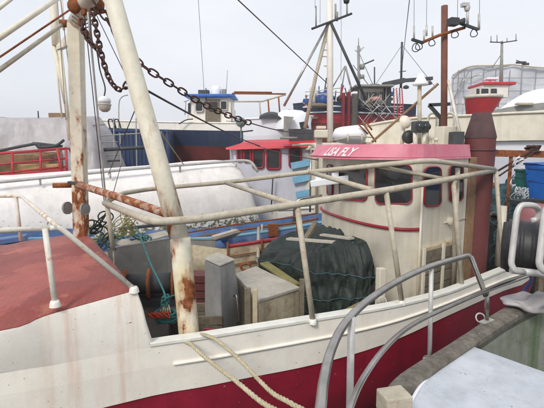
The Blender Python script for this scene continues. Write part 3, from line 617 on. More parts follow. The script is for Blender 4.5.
# block and shackles at the head
for u, v, s in ((74, 6, .09), (79, 1, .08), (97, 5, .09), (84, 12, .05), (80, 22, .05), (86, 33, .05)):
    c = D(u, v, 5.0); MB().lathe(c, [(0, s * .4), (s * .8, s * .35), (s, 0), (s * .8, -s * .35), (0, -s * .4)], 10, ax=(random.uniform(-1, 1), -1, random.uniform(-.5, .5))).build('block', M['rust'], boat)
MB().tube([D(92, 14, 4.95), D(110, 10.5, 4.9)], .02, 8).build('head_pin', M['rust'], boat)
for dv in (0, 4, 8): 
    c0 = D(80, 14 + dv, 5.3); MB().tube(smooth_path([D(72, 12 + dv, 5.25), D(84, 20 + dv, 5.1), D(92, 16 + dv, 5.2)], 4), .006, 6).build('lashing', M['darkwire'], boat)
# pulley disc + lines on the far gallows leg
for u, v in ((67.5, 208), (85, 209)):
    MB().lathe(D(u, v, 5.8), [(0, .016), (.03, .016), (.07, .01), (.085, .014), (.085, -.014), (.07, -.01), (0, -.016)], 22, ax=(1, -.35, .1), smooth=False).build('rope_disc', M['grey'], boat)
# ---- stern gantry with rusty beam
ya = 7.4
MB().bar(W(489, 153, ya), V(W(560, 156.5, ya).x + 1.0, ya, zat(156, ya)), .1, .115).build('stern_beam', M['rust'], boat, bevel=.008)
MB().tube([W(511, 157, ya), V(W(511, 157, ya).x, ya, 1.4)], .03, 8).build('stern_post', M['rust'], boat)
e_ = V(W(560, 156.5, ya).x + .9, ya, 0); MB().tube([V(e_.x, ya, zat(156, ya)), V(e_.x - .6, ya + .3, 1.4)], .045, 8).build('stern_post', M['rust'], boat)
MB().tube([W(496, 172, ya - .1), W(530, 152, ya - .1)], .018, 6).build('stern_stay', M['chain'], boat)
MB().tube(smooth_path([W(499, 176, ya - .12), W(518, 163, ya - .14), W(534, 152, ya - .1)], 5), .015, 6).build('stern_stay', M['chain'], boat)
b = MB()
for k in range(5):
    b.tube([W(533 + random.uniform(-3, 3), 149, ya) + V(.07 * math.cos(a), .09 * math.sin(a), .05 * math.sin(a + k)) for a in [2 * math.pi * j / 10 for j in range(10)]], .02, 6, closed=True)
b.build('beam_lashing', M['chain'], boat)
MB().tube([W(503, 206, 6.3), V(W(503, 206, 6.3).x, 6.3, zat(266, 6.3))], .06, 8).build('cream_post', M['cream'], boat)
# ------------------------------------------------------------------ things on the boat's deck
def fold(p, s=1.0, f=3.0, seed=0): return noise.noise(Vector((p.x * f + seed, p.y * f, p.z * f))) * s
# tall grey box
r0 = D(226, 338, 5.5); g = T('metal_box', 'tall tapered grey metal box with a pale sloping lid standing beside the leaning rusty leg', 'box', (r0.x, r0.y, DECKZ))
tl, tb, tr, tf = D(204.5, 260.5, 5.35), D(217.6, 254.5, 5.6), D(234.5, 261.5, 5.42), D(220, 267.5, 5.12)
def foot(u, y_): return V(xat(u, 330, y_), y_, DECKZ)
bl_, bb_, br_, bf_ = foot(205, 5.35), foot(219, 5.75), foot(243, 5.5), foot(222, 5.02)
MB().hexa([bl_, bf_, br_, bb_], [tl, tf, tr, tb]).build('box_body', M['greybox'], g, bevel=.01)
up = V(0, 0, .012); k_ = lambda p: p + (p - (tl + tb + tr + tf) / 4) * .05 + up
MB().prism([k_(tl), k_(tf), k_(tr), k_(tb)], .02).build('lid', M['greytop'], g, bevel=.006)
MB().tube(round_path([D(234, 296, 5.2), D(236.5, 295, 5.12), D(239, 322, 5.1), D(237, 324, 5.2)], .03), .012, 8).build('handle', M['steel'], g)
# hatch box with a pale top
L_, Fr, Rr, Bk = D(235.7, 274.5, 5.95), D(258.5, 300, 5.0), D(299, 287.5, 5.47), D(256, 267, 6.4)
g = T('hold_hatch', 'pale square hatch box with rust-dripped planked side, in front of the dark green tarpaulin', 'hatch', (Fr.x, Fr.y, DECKZ))
c_ = (L_ + Fr + Rr + Bk) / 4
MB().prism([p + (p - c_) * .03 - V(0, 0, .03) for p in (L_, Fr, Rr, Bk)], .04).build('hatch_lid', M['greytop'], g, bevel=.008)
MB().hexa([V(p.x, p.y, DECKZ) for p in (L_, Fr, Rr, Bk)], [V(p.x, p.y, p.z - .032) for p in (L_, Fr, Rr, Bk)]).build('hatch_coaming', M['creamdirty'], g)
for a, c in ((Fr, Rr), (L_, Fr)):
    d = (c - a); d.z = 0; l = d.length; d.normalize(); nn = V(d.y, -d.x, 0)
    for k in range(5 if a is L_ else 0):
        p = a + d * (l * (k + .5) / 5) + nn * (.012 + .004 * (k % 2))
        MB().bar(V(p.x, p.y, DECKZ), V(p.x, p.y, a.z + (c.z - a.z) * (k + .5) / 5 - .04), l / 5 - .012, .018, up=d.cross(V(0, 0, 1))).build('plank', M['creamdirty'] if a is Fr else M['wood'], g)
def stake(u, v0, v1, t, w_, lab, mm='wood', lean=0):
    p = D(u, v0, t); o = MB().bar(V(p.x + lean, p.y, DECKZ), p, w_, .05, up=(0, 1, 0)).build('wooden_stake', M[mm], None, loc=(p.x, p.y, DECKZ), bevel=.005); tag(o, lab, 'stake')
stake(247.5, 288, 335, 4.85, .07, 'wider mossy wooden stake upright at the corner of the pale hatch box')
stake(255, 289, 335, 4.8, .055, 'narrow pale stake upright against the rust-dripped hatch side', 'creamdirty')
stake(302, 279, 320, 5.2, .06, 'short weathered stake between hatch box and leaning frame post')
# yellow mossy boards between hatch and tarpaulin
o = MB().bar(D(264, 263, 6.5), D(296, 285, 5.7), .14, .03).build('board', M['yellowwood'], None, loc=tuple(D(264, 263, 6.5)), bevel=.004); tag(o, 'yellow-green board lying aslant between hatch box and green tarpaulin', 'board')
o = MB().bar(D(286, 296, 5.6), D(303, 288, 5.7), .12, .03).build('board', M['yellowwood'], None, loc=tuple(D(286, 296, 5.6)), bevel=.004); tag(o, 'short yellow-green board end sticking out under the right corner of the pale hatch lid', 'board')
o = MB().bar(D(302, 245, 6.5), D(316, 222, 6.6), .1, .05).build('board', M['wood'], None, loc=tuple(D(302, 245, 6.5)), bevel=.006); tag(o, 'weathered board standing aslant behind the green tarpaulin', 'board')
# wooden crate with dark inside at the left
c = V(xat(200, 325, 5.2), 5.2, DECKZ); g = T('fish_crate', 'open low wooden crate in front of the tall grey box', 'crate', c)
for dx, dy, sx, sy in ((0, -.22, .62, .03), (0, .22, .62, .03), (-.3, 0, .03, .41), (.3, 0, .03, .41)):
    for k in range(2): MB().box(c + V(dx, dy, .2 + k * .12), (sx, sy, .1), 0).build('slat', M['wood'], g)
MB().box(c + V(0, 0, .05), (.56, .4, .03)).build('crate_bottom', M['deck'], g)
for dx in (-.28, .28):
    for dy in (-.2, .2): MB().box(c + V(dx * .95, dy * .95, .16), (.04, .04, .3)).build('corner_post', M['wood'], g)
# red brick-like locker seen low behind the leg
c = V(xat(202, 295, 6.3), 6.3, DECKZ); g = T('red_box', 'faded red slatted box standing behind the rusty foot of the leaning leg', 'box', c)
for k in range(4): MB().box(c + V(0, 0, .1 + k * .12), (.34, .3, .105)).build('slat', M['maroon'], g)
# frame-like trunking behind
c = V(xat(150, 300, 6.4), 6.4, DECKZ)
g = T('winch', 'dark winch with a drum low in the shade beyond the foredeck edge', 'winch', c)
MB().tube([c + V(-.35, 0, .3), c + V(.35, .1, .3)], .16, 18).build('drum', M['darkgrey'], g)
for dx in (-.36, 0, .36):
    MB().lathe(c + V(dx, dx * .14, .3), [(0, .02), (.25, .02), (.25, -.02), (0, -.02)], 22, ax=(1, .14, 0)).build('drum_flange', M['rust'], g)
MB().box(c + V(0, .05, .05), (.9, .4, .1), .1).build('winch_bed', M['darkgrey'], g)
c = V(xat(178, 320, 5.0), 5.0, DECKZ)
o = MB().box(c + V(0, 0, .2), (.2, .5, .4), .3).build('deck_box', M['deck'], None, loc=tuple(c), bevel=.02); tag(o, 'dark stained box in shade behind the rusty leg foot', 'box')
# hanging bundle of teal rope with orange twine
t0 = D(158, 262, 4.9)
g = T('rope_bundle', 'bundle of teal rope and orange twine hanging beside the rusty leg', 'rope bundle', tuple(D(165, 315, 4.7)))
MB().tube(smooth_path([D(137, 228, 6.3), D(150, 262, 5.4), D(164, 292, 4.7), D(165, 306, 4.7)], 6), .011, 6).build('hanging_line', M['teal'], g)
b = MB(); c0 = D(165, 300, 4.7)
for k in range(7):
    ph = k * .9; b.tube([c0 + V(.035 * math.cos(a + ph), .04 * math.sin(a), .05 * math.sin(a * 1 + k) - .03 * (k % 3)) for a in [2 * math.pi * j / 10 for j in range(10)]], .010, 6, closed=True)
b.build('knot', M['teal'], g)
c0 = D(166, 316, 4.7)
b = MB()
for k in range(9):
    r = .10 + .01 * (k % 3); z = -.05 + .012 * k; b.tube([c0 + V(r * math.cos(a), r * .8 * math.sin(a), z + .01 * math.sin(3 * a + k)) for a in [2 * math.pi * j / 18 for j in range(18)]], .013, 6, closed=True)
b.build('coil', M['teal'], g)
b = MB()
for k in range(8): b.tube([c0 + V(-.12 + .02 * k, -.1, .05) + V(.05 * math.cos(a + k), .03 * math.sin(a), .025 * math.sin(a * 2 + k)) for a in [2 * math.pi * j / 10 for j in range(10)]], .008, 5, closed=True)
b.build('orange_twine', M['orange'], g)
b = MB(); [b.tube([c0 + V(-.06 + .03 * k, -.03, .04), c0 + V(-.03 + .015 * k, 0, .13)], .01, 5) for k in range(5)]; b.build('frayed_end', M['rope'], g)
o = MB().tube(smooth_path([D(165, 300, 4.7), D(172, 296, 4.5), D(182, 294, 4.25)], 5), .01, 6).build('teal_line', M['teal'], None, loc=tuple(D(165, 300, 4.7))); tag(o, 'short teal line from the hanging bundle to the rusty leg', 'line')
# dark green tarpaulin heap
outl = [(368, 4.95, 0), (340, 5.0, 0), (312, 5.3, 0), (290, 6.0, 0), (262, 6.75, 0), (276, 7.3, 0), (312, 7.2, 0), (338, 6.6, 0), (352, 6.0, 0), (365, 5.5, 0)]
base = [V(xat(u, 300, y), y, 0) for u, y, _ in outl]; topz = [H + k for k in (-1.14, -1.17, -1.31, -1.46, -1.62, -1.52, -1.33, -1.15, -1.26, -1.2)]
ring = smooth_path([V(p.x, p.y, z) for p, z in zip(base, topz)], 20, closed=True); m_ = len(ring); ctr = sum(ring, V(0, 0, 0)) / m_
def tz(p, s):                                            # top, sagging towards its middle
    return p.z
rows = []
NV = 30
for k in range(NV + 1):
    s = k / NV; row = []
    for j, p in enumerate(ring):
        d = V(p.x - ctr.x, p.y - ctr.y, 0).normalized(); ang = j / m_ * 2 * math.pi
        z = DECKZ + (p.z - DECKZ) * (1 - s) 
        w_ = -.05 * (1 - abs(math.sin(ang * 6 + 6 * noise.noise(V(ang * 1.2, s * 1.5, 0))))) ** 3 * min(1, s * 5) * (1 - .3 * s) + .07 * (.5 - abs(noise.noise(V(ang * 7 + s * 3, s * 4, 11)))) + .09 * s * noise.noise(V(ang * 5, s * 2.5, 3)) + .05 * noise.noise(V(ang * 11, s * 5, 8)) + min(1, s * 4) * (.10 * (.3 - abs(noise.noise(V(ang * 4 + s * 2, s * 3 - ang * 3, 18)))) + .045 * (.3 - abs(noise.noise(V(ang * 11 - s * 6, s * 6 + ang * 5, 28))))) + .1 * s ** 2 - .13 * max(0, 1 - s / .22) ** 2 - .015 * math.exp(-((s - .42) / .05) ** 2)
        row.append(V(p.x, p.y, z) + d * w_)
    rows.append(row)
tops = []
for k in range(1, 13):
    s = k / 12; row = []
    for j, p in enumerate(ring):
        q = V(p.x, p.y, 0) + (V(ctr.x, ctr.y, 0) - V(p.x, p.y, 0)).normalized() * .13 * (1 - s); q = q.lerp(V(ctr.x, ctr.y, 0), s); z = p.z * (1 - s) + (ctr.z + .0) * s - .17 * math.sin(min(1, s * 1.6) * math.pi / 2) + .10 * noise.noise(V(q.x * 3, q.y * 3, 1)) + .05 * noise.noise(V(q.x * 8, q.y * 8, 1)) + .015 * math.exp(-(s / .1) ** 2) + min(1, s * 3) * .12 * (.3 - abs(noise.noise(V(q.x * 4, q.y * 4, 31))))
        row.append(V(q.x, q.y, z))
    tops.append(row)
g = T('covered_bin', 'dark green tarpaulin tied over a large bin in front of the wheelhouse', 'tarpaulin', (ctr.x, ctr.y, DECKZ))
tp = MB().loft(tops[::-1] + rows, True, True).build('tarpaulin', M['tarp'], g)
for zf, kk in ((.3, 0), (.55, 1), (.78, 3)):
    b = MB(); P = []
    for j, p in enumerate(ring):
        if 1.0 <= 0 or True:
            k = int(zf * NV); q = rows[k][j]; d = V(q.x - ctr.x, q.y - ctr.y, 0).normalized(); P.append(q + d * .035 + V(0, 0, .08 * math.sin(j / m_ * 6.28 * 1 + kk * 2)))
    b.tube(P, .005, 5, closed=True).build('lashing', M['netblue'], g)
for (a, c, w_) in (((288, 240, 6.05), (352, 245, 5.45), .10), ((322, 236, 6.2), (352, 240, 5.7), .09)):
    pa, pb = D(*a), D(*c); MB().bar(pa + V(0, 0, .02), pb + V(0, 0, .02), w_, .025).build('white_slat', M['greytop'], g)
# white locker/life raft box on the wheelhouse front with white bracket (behind the pipe frame)
a, c = D(313, 183.5, 6.35), D(358, 177, 6.1)
g = T('white_trough', 'white plastic trough slung on the pipe frame before the wheelhouse windows', 'trough', tuple((a + c) / 2))
MB().bar(a, c, .3, .1).build('trough_body', M['canopy'], g, bevel=.015)
for s in (.12, .5, .88):
    p = a.lerp(c, s); MB().bar(p + V(0, 0, .03), p + V(0, 0, .11), .09, .12).build('trough_bracket', M['canopy'], g, bevel=.01)
# mooring ropes
def rope(pts, r, lab, grp=None, mm='rope', name='mooring_rope', cat='rope'):
    P = smooth_path(pts, 14); b = MB(); L = 0; strands = [[] for _ in range(3)]
    for i, p in enumerate(P):
        if i: L += (P[i] - P[i - 1]).length
        t = (P[min(i + 1, len(P) - 1)] - P[max(i - 1, 0)]).normalized(); x = t.cross(V(0, 0, 1)).normalized(); y = t.cross(x)
        for k in range(3):
            a = L / (r * 7) * 2 * math.pi / 1.0 + k * 2.094; strands[k].append(p + (x * math.cos(a) + y * math.sin(a)) * r * .45)
    for s_ in strands: b.tube(s_, r * .62, 6)
    o = b.build(name, M[mm], None, loc=tuple(pts[0])); return tag(o, lab, cat, grp)
rope([D(176, 341, 4.05), D(189, 343, 3.9), D(196, 349, 3.72), D(208, 359.5, 3.55), D(237, 382, 3.1), D(263, 403, 2.8), D(290, 416, 2.5), D(330, 430, 2.1)], .018, 'lower of two slack mooring ropes, from the rusty leg foot over the white strake')
rope([D(190, 338, 4.25), D(201, 334.5, 4.02), D(212, 337.5, 3.80), D(220, 342.5, 3.70), D(240, 360, 3.4), D(269, 390, 3.0), D(287, 401, 2.8), D(300, 408, 2.7), D(345, 428, 2.3)], .017, 'upper of two slack mooring ropes, leaving the rail right of the rusty leg')
b = MB()
for k in range(2): b.tube([P0 + V(.105 * math.cos(a), .105 * math.sin(a), .03 + .03 * k + .012 * math.sin(a)) for a in [2 * math.pi * j / 16 for j in range(16)]], .015, 6, closed=True)
tag(b.build('rope_turns', M['rope'], None, loc=tuple(P0)), 'turns of pale rope made fast round the rusty leg foot', 'rope')
# ------------------------------------------------------------------ chains
def link_mesh(l, w_, r):
    P = []
    for k in range(16):
        a = 2 * math.pi * k / 16; P.append(V(math.copysign(abs(math.cos(a)) ** .8, math.cos(a)) * l / 2, math.copysign(abs(math.sin(a)) ** .8, math.sin(a)) * w_ / 2, 0))
    b = MB().tube(P, r, 6, closed=True); me = bpy.data.meshes.new('link'); me.from_pydata([tuple(v) for v in b.v], [], b.f); me.polygons.foreach_set('use_smooth', [True] * len(b.f)); me.materials.append(M['chain']); return me
def chain(pts, l, w_, r, lab, loc=None):
    P = smooth_path(pts, 10); me = link_mesh(l, w_, r); g = T('chain', lab, 'chain', tuple(pts[0])); pitch = l - 2.2 * r
    L = 0; nxt = 0; k = 0
    for i in range(1, len(P)):
        seg = (P[i] - P[i - 1]); sl_ = seg.length
        while nxt <= L + sl_ + 1e-9:
            p = P[i - 1] + seg * ((nxt - L) / sl_); d = seg.normalized(); q = d.to_track_quat('X', 'Z')
            o = bpy.data.objects.new('link', me); COL.objects.link(o); o.parent = g; o.location = p - pts[0]
            o.rotation_mode = 'QUATERNION'; from mathutils import Quaternion
            o.rotation_quaternion = q @ Quaternion((1, 0, 0), R(90 * (k % 2) + 25)); nxt += pitch; k += 1
        L += sl_
    return g
chain([D(97, 6, 4.7), D(104, 15, 4.75), D(112, 28, 4.8), D(119, 41, 4.8), D(131, 55, 4.85), D(146, 68, 4.92), D(170, 83.5, 5.1), D(198, 101, 5.4), D(225, 114, 5.8), D(250, 123, 6.2)], .125, .068, .0105, 'heavy rusty chain running from the gallows head down behind the leaning leg')
chain([D(93, 12, 4.75), D(96, 28, 4.75), D(100, 48, 4.75), D(104, 64, 4.75), D(110, 80, 4.75), D(118, 89, 4.75), D(125, 87, 4.72), D(129, 78, 4.7)], .085, .05, .011, 'thin chain hanging in a loop between gallows head and leaning leg')
chain([D(82, 22, 4.9), D(84, 32, 4.88), D(90, 42, 4.85), D(99, 51, 4.8)], .085, .05, .012, 'short chain hanging beside the far gallows leg')
# hanging deck lamp
lp = D(104.5, 103, 4.9); g = T('deck_lamp', 'white deck lamp with clear glass hanging on a black cable between the gallows legs', 'lamp', tuple(lp))
MB().lathe(lp, [(0, .075), (.03, .075), (.05, .06), (.068, .045), (.072, .01), (.06, .0)], 20).build('lamp_cap', M['canopy'], g)
MB().lathe(lp, [(.066, .0), (.07, -.03), (.06, -.075), (.03, -.1), (0, -.102)], 20).build('lamp_glass', Mt('frosted_lamp_glass', S(196, 190, 176), rough=.15, bump=0), g)
MB().tube([lp + V(.071 * math.cos(a), .071 * math.sin(a), -.02) for a in [2 * math.pi * j / 20 for j in range(20)]], .006, 5, closed=True).build('lamp_guard', M['galv'], g)
MB().tube(smooth_path([lp + V(0, 0, .075), D(105, 87, 4.9), D(100, 70, 4.9), D(97, 52, 4.85), D(92, 40, 4.85), D(90, 14, 4.9)], 6), .008, 6).build('lamp_cable', M['black'], g)
# wires (each a line of its own)
def wire(a, c, r, lab, mm='aerial', sag=0, cat='wire', name='wire'):
    a, c = Vector(a), Vector(c); P = [a.lerp(c, k / 12) - V(0, 0, sag * 4 * (k / 12) * (1 - k / 12)) for k in range(13)]
    tag(MB().tube(P, r, 5).build(name, M[mm], None, loc=tuple(a)), lab, cat)
wire(D(88, 12, 4.95), D(109, 235, 6.4), .014, 'grey steel wire running from gallows head down past the hanging lamp', 'galv')
wire(D(93, 8, 4.9), D(126, 76, 4.6), .005, 'thin wire slanting from the gallows head to the leaning leg', 'darkwire')
wire(D(84, 10, 5.0), D(104, 200, 6.2), .006, 'thin line from the gallows head crossing in front of the blue container', 'darkwire')
wire(D(110, 205, 6.2), D(121, 165, 7.2), .006, 'thin line slanting up from the frame corner towards the scaffold', 'darkwire')
wire(D(146, 90, 4.2), D(260, 146, 11), .012, 'dark wire from the leaning leg down to the red wheelhouse roof', 'darkwire', .05)
wire(D(236, -2, 9), D(329, 85, 14), .014, 'dark wire stay crossing the sky to the foot of the white mast', 'darkwire')
wire(D(198, -5, 20), D(204, 90, 21.5), .012, 'very thin pale line rising from the blue-roofed wheelhouse', 'aerial')
wire(D(161, 133, 4.3), D(184, 165, 9.3), .010, 'pale cord from the leaning leg down to the white hull rail', 'rope')
wire(D(140, 98, 4.3), D(108, 175, 7.5), .006, 'thin black line behind the leaning leg, slanting down left', 'darkwire')
wire(D(255, 145, 11), D(318, 160, 6.8), .008, 'thin line from the red roof to the pink visor tip', 'darkwire', .03)
# ------------------------------------------------------------------ long white peeling hull behind
pl, pr = D(0, 178, 8.0), D(265, 165, 10.2); pl.z = pr.z = 0; dx_ = (pr - pl).normalized(); nb = V(-dx_.y, dx_.x, 0)
prof = [(0.30, .2), (.12, .7), (.02, 1.2), (0, 1.7), (.06, 2.15), (.2, 2.45), (.42, 2.66), (.7, 2.76), (1.4, 2.8), (2.2, 2.7), (2.6, 2.2), (2.7, 1.4), (2.5, .2)]
tot = (pr - pl).length; rows = []
endf = [(-5, 1, 0), (-2, 1, 0), (0, 1, 0), (tot * .3, 1, 0), (tot * .6, 1, 0), (tot - 1.0, 1, 0), (tot - .35, .985, 0), (tot - .12, .95, 0), (tot + .0, .86, 0), (tot + .05, .55, 0)]
def ztop(s): return -.20 + .30 * max(0, min(1, s / tot))
for s, kk, _ in endf:
    row = []
    for d, z in prof:
        zz = z + ztop(s) * (z / 2.8); cz = 1.3; dd_ = 1.35 + (d - 1.35) * kk; zz = cz + (zz - cz) * (kk ** .5)
        p = pl + dx_ * (s - .28 * max(0, (zz - 1.2)) * (1 if s > tot - 1.2 else 0)) + nb * dd_; row.append(V(p.x, p.y, zz))
    rows.append(row)
g = T('white_hull', 'long white round-sided hull with peeling, moss-flecked paint and a pipe along its top', 'hull', tuple(pl))
MB().loft(rows, True).poly(rows[-1]).build('hull_shell', M['barge'], g)
P = [D(-120, 190, 7.3), D(0, 182, 8.2), D(130, 169, 9.2), D(240, 160.5, 10.35), D(251, 161, 10.4), D(258, 172, 10.4)]
MB().tube(round_path(P, .25), .035, 10).build('top_pipe', M['galv'], g)
for u, v, t in ((40, 178, 8.5), (110, 171.5, 9.05), (180, 165.5, 9.75), (236, 161.5, 10.3)):
    c = D(u, v, t); MB().tube([c, c - V(0, 0, .14)], .022, 8).build('pipe_bracket', M['galv'], g)
MB().bar(D(119, 229, 7.9), D(168, 224, 8.4), .1, .05).build('edge_strip', M['darkgrey'], g)
# ------------------------------------------------------------------ small blue boat alongside
g = T('blue_boat', 'narrow blue boat with brown pipe railing lying between the fishing boat and the white hull', 'boat', (0, 9, 0))
n1 = [D(-60, 262, 5.9), D(0, 243, 6.45), D(80, 240, 7.6), D(150, 241, 8.2), D(220, 238.5, 8.4), D(290, 229, 8.9), D(334, 221, 9.6), D(370, 216, 10.4)]
fr1 = [p + nb * 1.15 + V(0, 0, .0) for p in n1]; fr1[-1] = n1[-1] + nb * .5; n1s, f1s = smooth_path(n1, 4), smooth_path(fr1, 4)
MB().loft([[p for p in n1s], [p - V(0, 0, .28) for p in n1s], [V(p.x, p.y, .0) + nb * .2 for p in n1s], [V(p.x, p.y, -.4) + nb * .4 for p in n1s]], True).build('near_side', M['bluepaint'], g, solid=.05)
MB().loft([[p for p in f1s], [V(p.x, p.y, -.4) for p in f1s]], True).build('far_side', M['bluepaint'], g, solid=.05)
MB().loft([[p - V(0, 0, .2) for p in n1s], [p - V(0, 0, .2) for p in f1s]]).build('boat_deck', M['wood'], g, solid=.02)
MB().tube([p + V(0, 0, .02) for p in n1s], .035, 8).build('rubbing_strake', M['lightblue'], g)
rp_ = [D(180, 243, 8.3), D(235, 233.5, 8.5), D(290, 226, 8.9), D(318, 221, 9.4)]
MB().tube(smooth_path([p + V(0, 0, .05) for p in rp_], 5), .02, 8).build('railing_tube', M['rust'], g)
MB().tube(smooth_path([p + V(0, .1, .16) for p in rp_], 5), .016, 8).build('railing_tube', M['rust'], g)
for u, v in ((232, 233), (262, 229), (297, 225)):
    p = D(u, v, 8.65); MB().tube([p + V(0, 0, .1), p - V(0, 0, .3)], .02, 8).build('railing_post', M['pipe'] if u < 290 else M['rust'], g)
MB().tube([D(258.5, 228, 8.4), D(258, 262, 7.4)], .03, 8).build('cream_pole', M['pipe'], g)
o = MB().box(D(224, 236, 8.3), (.14, .12, .2), .2).build('blue_lantern', M['bluecrate'], None, loc=tuple(D(224, 236, 8.3)), bevel=.02); tag(o, 'small blue lantern clamped on the brown pipe railing', 'lantern')
o = MB().box(D(273, 230, 8.7), (.2, .12, .26), .2).build('orange_box', M['rust'], None, loc=tuple(D(273, 230, 8.7)), bevel=.01); tag(o, 'rust-orange metal box on the brown railing near the tarpaulin', 'box')
o = MB().tube(smooth_path([D(214, 240, 8.1), D(232, 236, 8.2), D(240, 232, 8.3)], 5), .03, 8).build('grey_pipe', M['grey'], None, loc=tuple(D(214, 240, 8.1))); tag(o, 'grey pipe end lying on the blue boat behind the tall grey box', 'pipe')
MB().bar(D(213, 237.5, 7.9), D(237, 230.5, 8.2), .12, .05).build('pale_plank', M['greytop'], g)
# clutter heaped near the gallows leg
def squiggle(c, spread, nloops, r, m, name, lab, cat, seed):
    rnd = random.Random(seed); b = MB()
    for k in range(nloops):
        q = c + V(rnd.uniform(-1, 1) * spread[0], rnd.uniform(-1, 1) * spread[1], rnd.uniform(-1, 1) * spread[2]); R_ = rnd.uniform(.06, .16); ax = V(rnd.uniform(-1, 1), rnd.uniform(-1, 1), rnd.uniform(-1, 1)).normalized(); x = ax.orthogonal().normalized(); y = ax.cross(x)
        b.tube([q + x * R_ * math.cos(a) + y * R_ * (.6 + .3 * math.sin(k)) * math.sin(a) for a in [2 * math.pi * j / 12 for j in range(12)]], r, 5, closed=True)
    return tag(b.build(name, m, None, loc=tuple(c)), lab, cat)
squiggle(D(95, 228, 6.6), (.14, .2, .18), 9, .012, M['cargreen'], 'rope_tangle', 'dark rope tangle heaped at the foot of the far gallows leg', 'rope', 3)
squiggle(D(100, 244, 6.7), (.2, .15, .08), 12, .010, M['netblue'], 'rope_tangle', 'pale blue-green rope tangle on the boards left of the grey screen', 'rope', 4)
squiggle(D(127, 226, 7.4), (.16, .2, .12), 14, .008, M['yellowwood'], 'net_tangle', 'mossy green net scrap lying against the white hull', 'net', 5)
squiggle(D(135, 240, 7.6), (.3, .1, .04), 10, .012, M['teal'], 'rope_tangle', 'flat teal rope coils lying on the boards above the grey screen', 'rope', 6)
o = MB().prism([D(122, 240, 7.6), D(144, 236, 8.0), D(154, 239, 7.9), D(131, 243, 7.5)], .06).build('blue_cloth', M['bluetarp'], None, loc=tuple(D(135, 240, 7.7)), bevel=.02); tag(o, 'folded blue cloth on the boards between leaning leg and far gallows leg', 'cloth')
o = MB().bar(D(92, 241, 6.9), D(113, 237, 7.4), .22, .06).build('board', M['yellowwood'], None, loc=tuple(D(92, 241, 6.9)), bevel=.01); tag(o, 'pale yellow board end beside the foot of the far gallows leg', 'board')
o = MB().prism([D(112, 243, 7.3), D(165, 232, 8.1), D(170, 236, 8.1), D(125, 249, 7.3)], .03).build('board', M['greytop'], None, loc=tuple(D(140, 240, 7.6)), bevel=.005); tag(o, 'wide pale board lying on the blue boat behind the grey screen', 'board')
o = MB().bar(D(-20, 244, 6.4), D(27, 237, 6.6), .2, .08).build('blue_board', M['bluepaint'], None, loc=tuple(D(0, 240, 6.5)), bevel=.01); tag(o, 'blue board beyond the far edge of the red foredeck at left', 'board')
# ------------------------------------------------------------------ generic hull
def hull(parent, stern, bow, beam, bands, sheer=.5, rake=.8, tran=.8, deckm=None, n=20, deckdrop=.05, full=3.0):
    """bands: (name, material, z_top, z_bottom, width_top, width_bottom)"""
    S0, B0 = Vector((*stern, 0)), Vector((*bow, 0)); d = (B0 - S0); L = d.length; d.normalize(); q = V(-d.y, d.x, 0); zmax = bands[0][2]; zmin = bands[-1][3]
    def sec(s, z, wf, side):
        h = (z - zmin) / (zmax - zmin); wdt = beam / 2 * wf * (1 - max(0, (s - .35) / .65) ** (full - 1.2 * (1 - h))) * (tran + (1 - tran) * min(1, s / .35))
        x = s * L - rake * (1 - h) * s ** 3; p = S0 + d * x + q * side * wdt; return V(p.x, p.y, z + sheer * s ** 2 * (.4 + .6 * h))
    for nm, m, zt, zb, wt, wb in bands:
        b = MB()
        for side in (-1, 1):
            b.loft([[sec(i / n, zt + (zb - zt) * k / 3, wt + (wb - wt) * k / 3, side) for i in range(n + 1)] for k in range(4)], True)
        b.add([sec(0, zt, wt, -1), sec(0, zt, wt, 1), sec(0, zb, wb, 1), sec(0, zb, wb, -1)], [(0, 1, 2, 3)]); b.build(nm, m, parent)
    b = MB(); zt = bands[0][2] - deckdrop; b.loft([[sec(i / n, bands[0][2], bands[0][4], s_) - V(0, 0, deckdrop) for i in range(n + 1)] for s_ in (-1, 1)]); b.build('boat_deck', deckm or M['grey'], parent)
    b = MB(); [b.tube([sec(i / n, bands[0][2], bands[0][4], s_) for i in range(n + 1)], .04, 6) for s_ in (-1, 1)]; b.build('gunwale', bands[0][1], parent)
# red-railed boat at the left
g = T('red_railed_boat', 'boat with red pipe railing and red gunwale at the left edge, before the grey tarpaulin', 'boat', (-6, 11, 0))
ra, rb = D(-60, 158, 10.2), D(66, 148.5, 11.2); rba, rbb = D(-60, 190, 10.2), D(67, 176, 11.2)
for f0 in (0, .36, .66):
    MB().tube([ra.lerp(rba, f0), rb.lerp(rbb, f0)], .035 if f0 == 0 else .024, 8).build('railing_tube', M['railred'], g)
MB().bar(rba.lerp(ra, .12), rbb.lerp(rb, .12), .12, .24).build('red_gunwale', M['railred'], g)
for s in (.05, .3, .55, .78, .94, 1.0):
    MB().tube([ra.lerp(rb, s), rba.lerp(rbb, s)], .032, 8).build('railing_post', M['railred'], g)
MB().tube([D(57, 149, 11.1), D(63, 176, 11.1)], .03, 8).build('railing_post', M['railred'], g)
MB().tube(round_path([rb, D(70, 148.5, 12), D(74, 162, 12.3), D(74, 176, 12.3)], .2), .03, 8).build('railing_tube', M['railred'], g)
hull(g, (-12, 9.4), (-4.0, 13.0), 2.6, [('red_hull', M['railred'], 2.3, 1.8, 1, .98), ('lower_hull', M['navy'], 1.8, .1, .98, .8)], sheer=.05, deckm=M['wood'])
o = MB().box(D(10, 168, 11.6), (2.2, 1.4, .75), .3).build('tan_locker', M['tan'], g, bevel=.02)
o = MB().box(D(40, 170.5, 11.2), (.95, .3, .34), .3).build('plywood_box', Mt('pale_plywood', S(196, 168, 120), S(176, 146, 100), ns=3, rough=.8, grime=.3), None, loc=tuple(D(40, 170.5, 11.2)), bevel=.01); tag(o, 'pale plywood box behind the red railing', 'box')
c = D(46, 160, 11.5); g2 = T('deck_winch', 'small dark winch head standing behind the red railing', 'winch', tuple(c - V(0, 0, .4)))
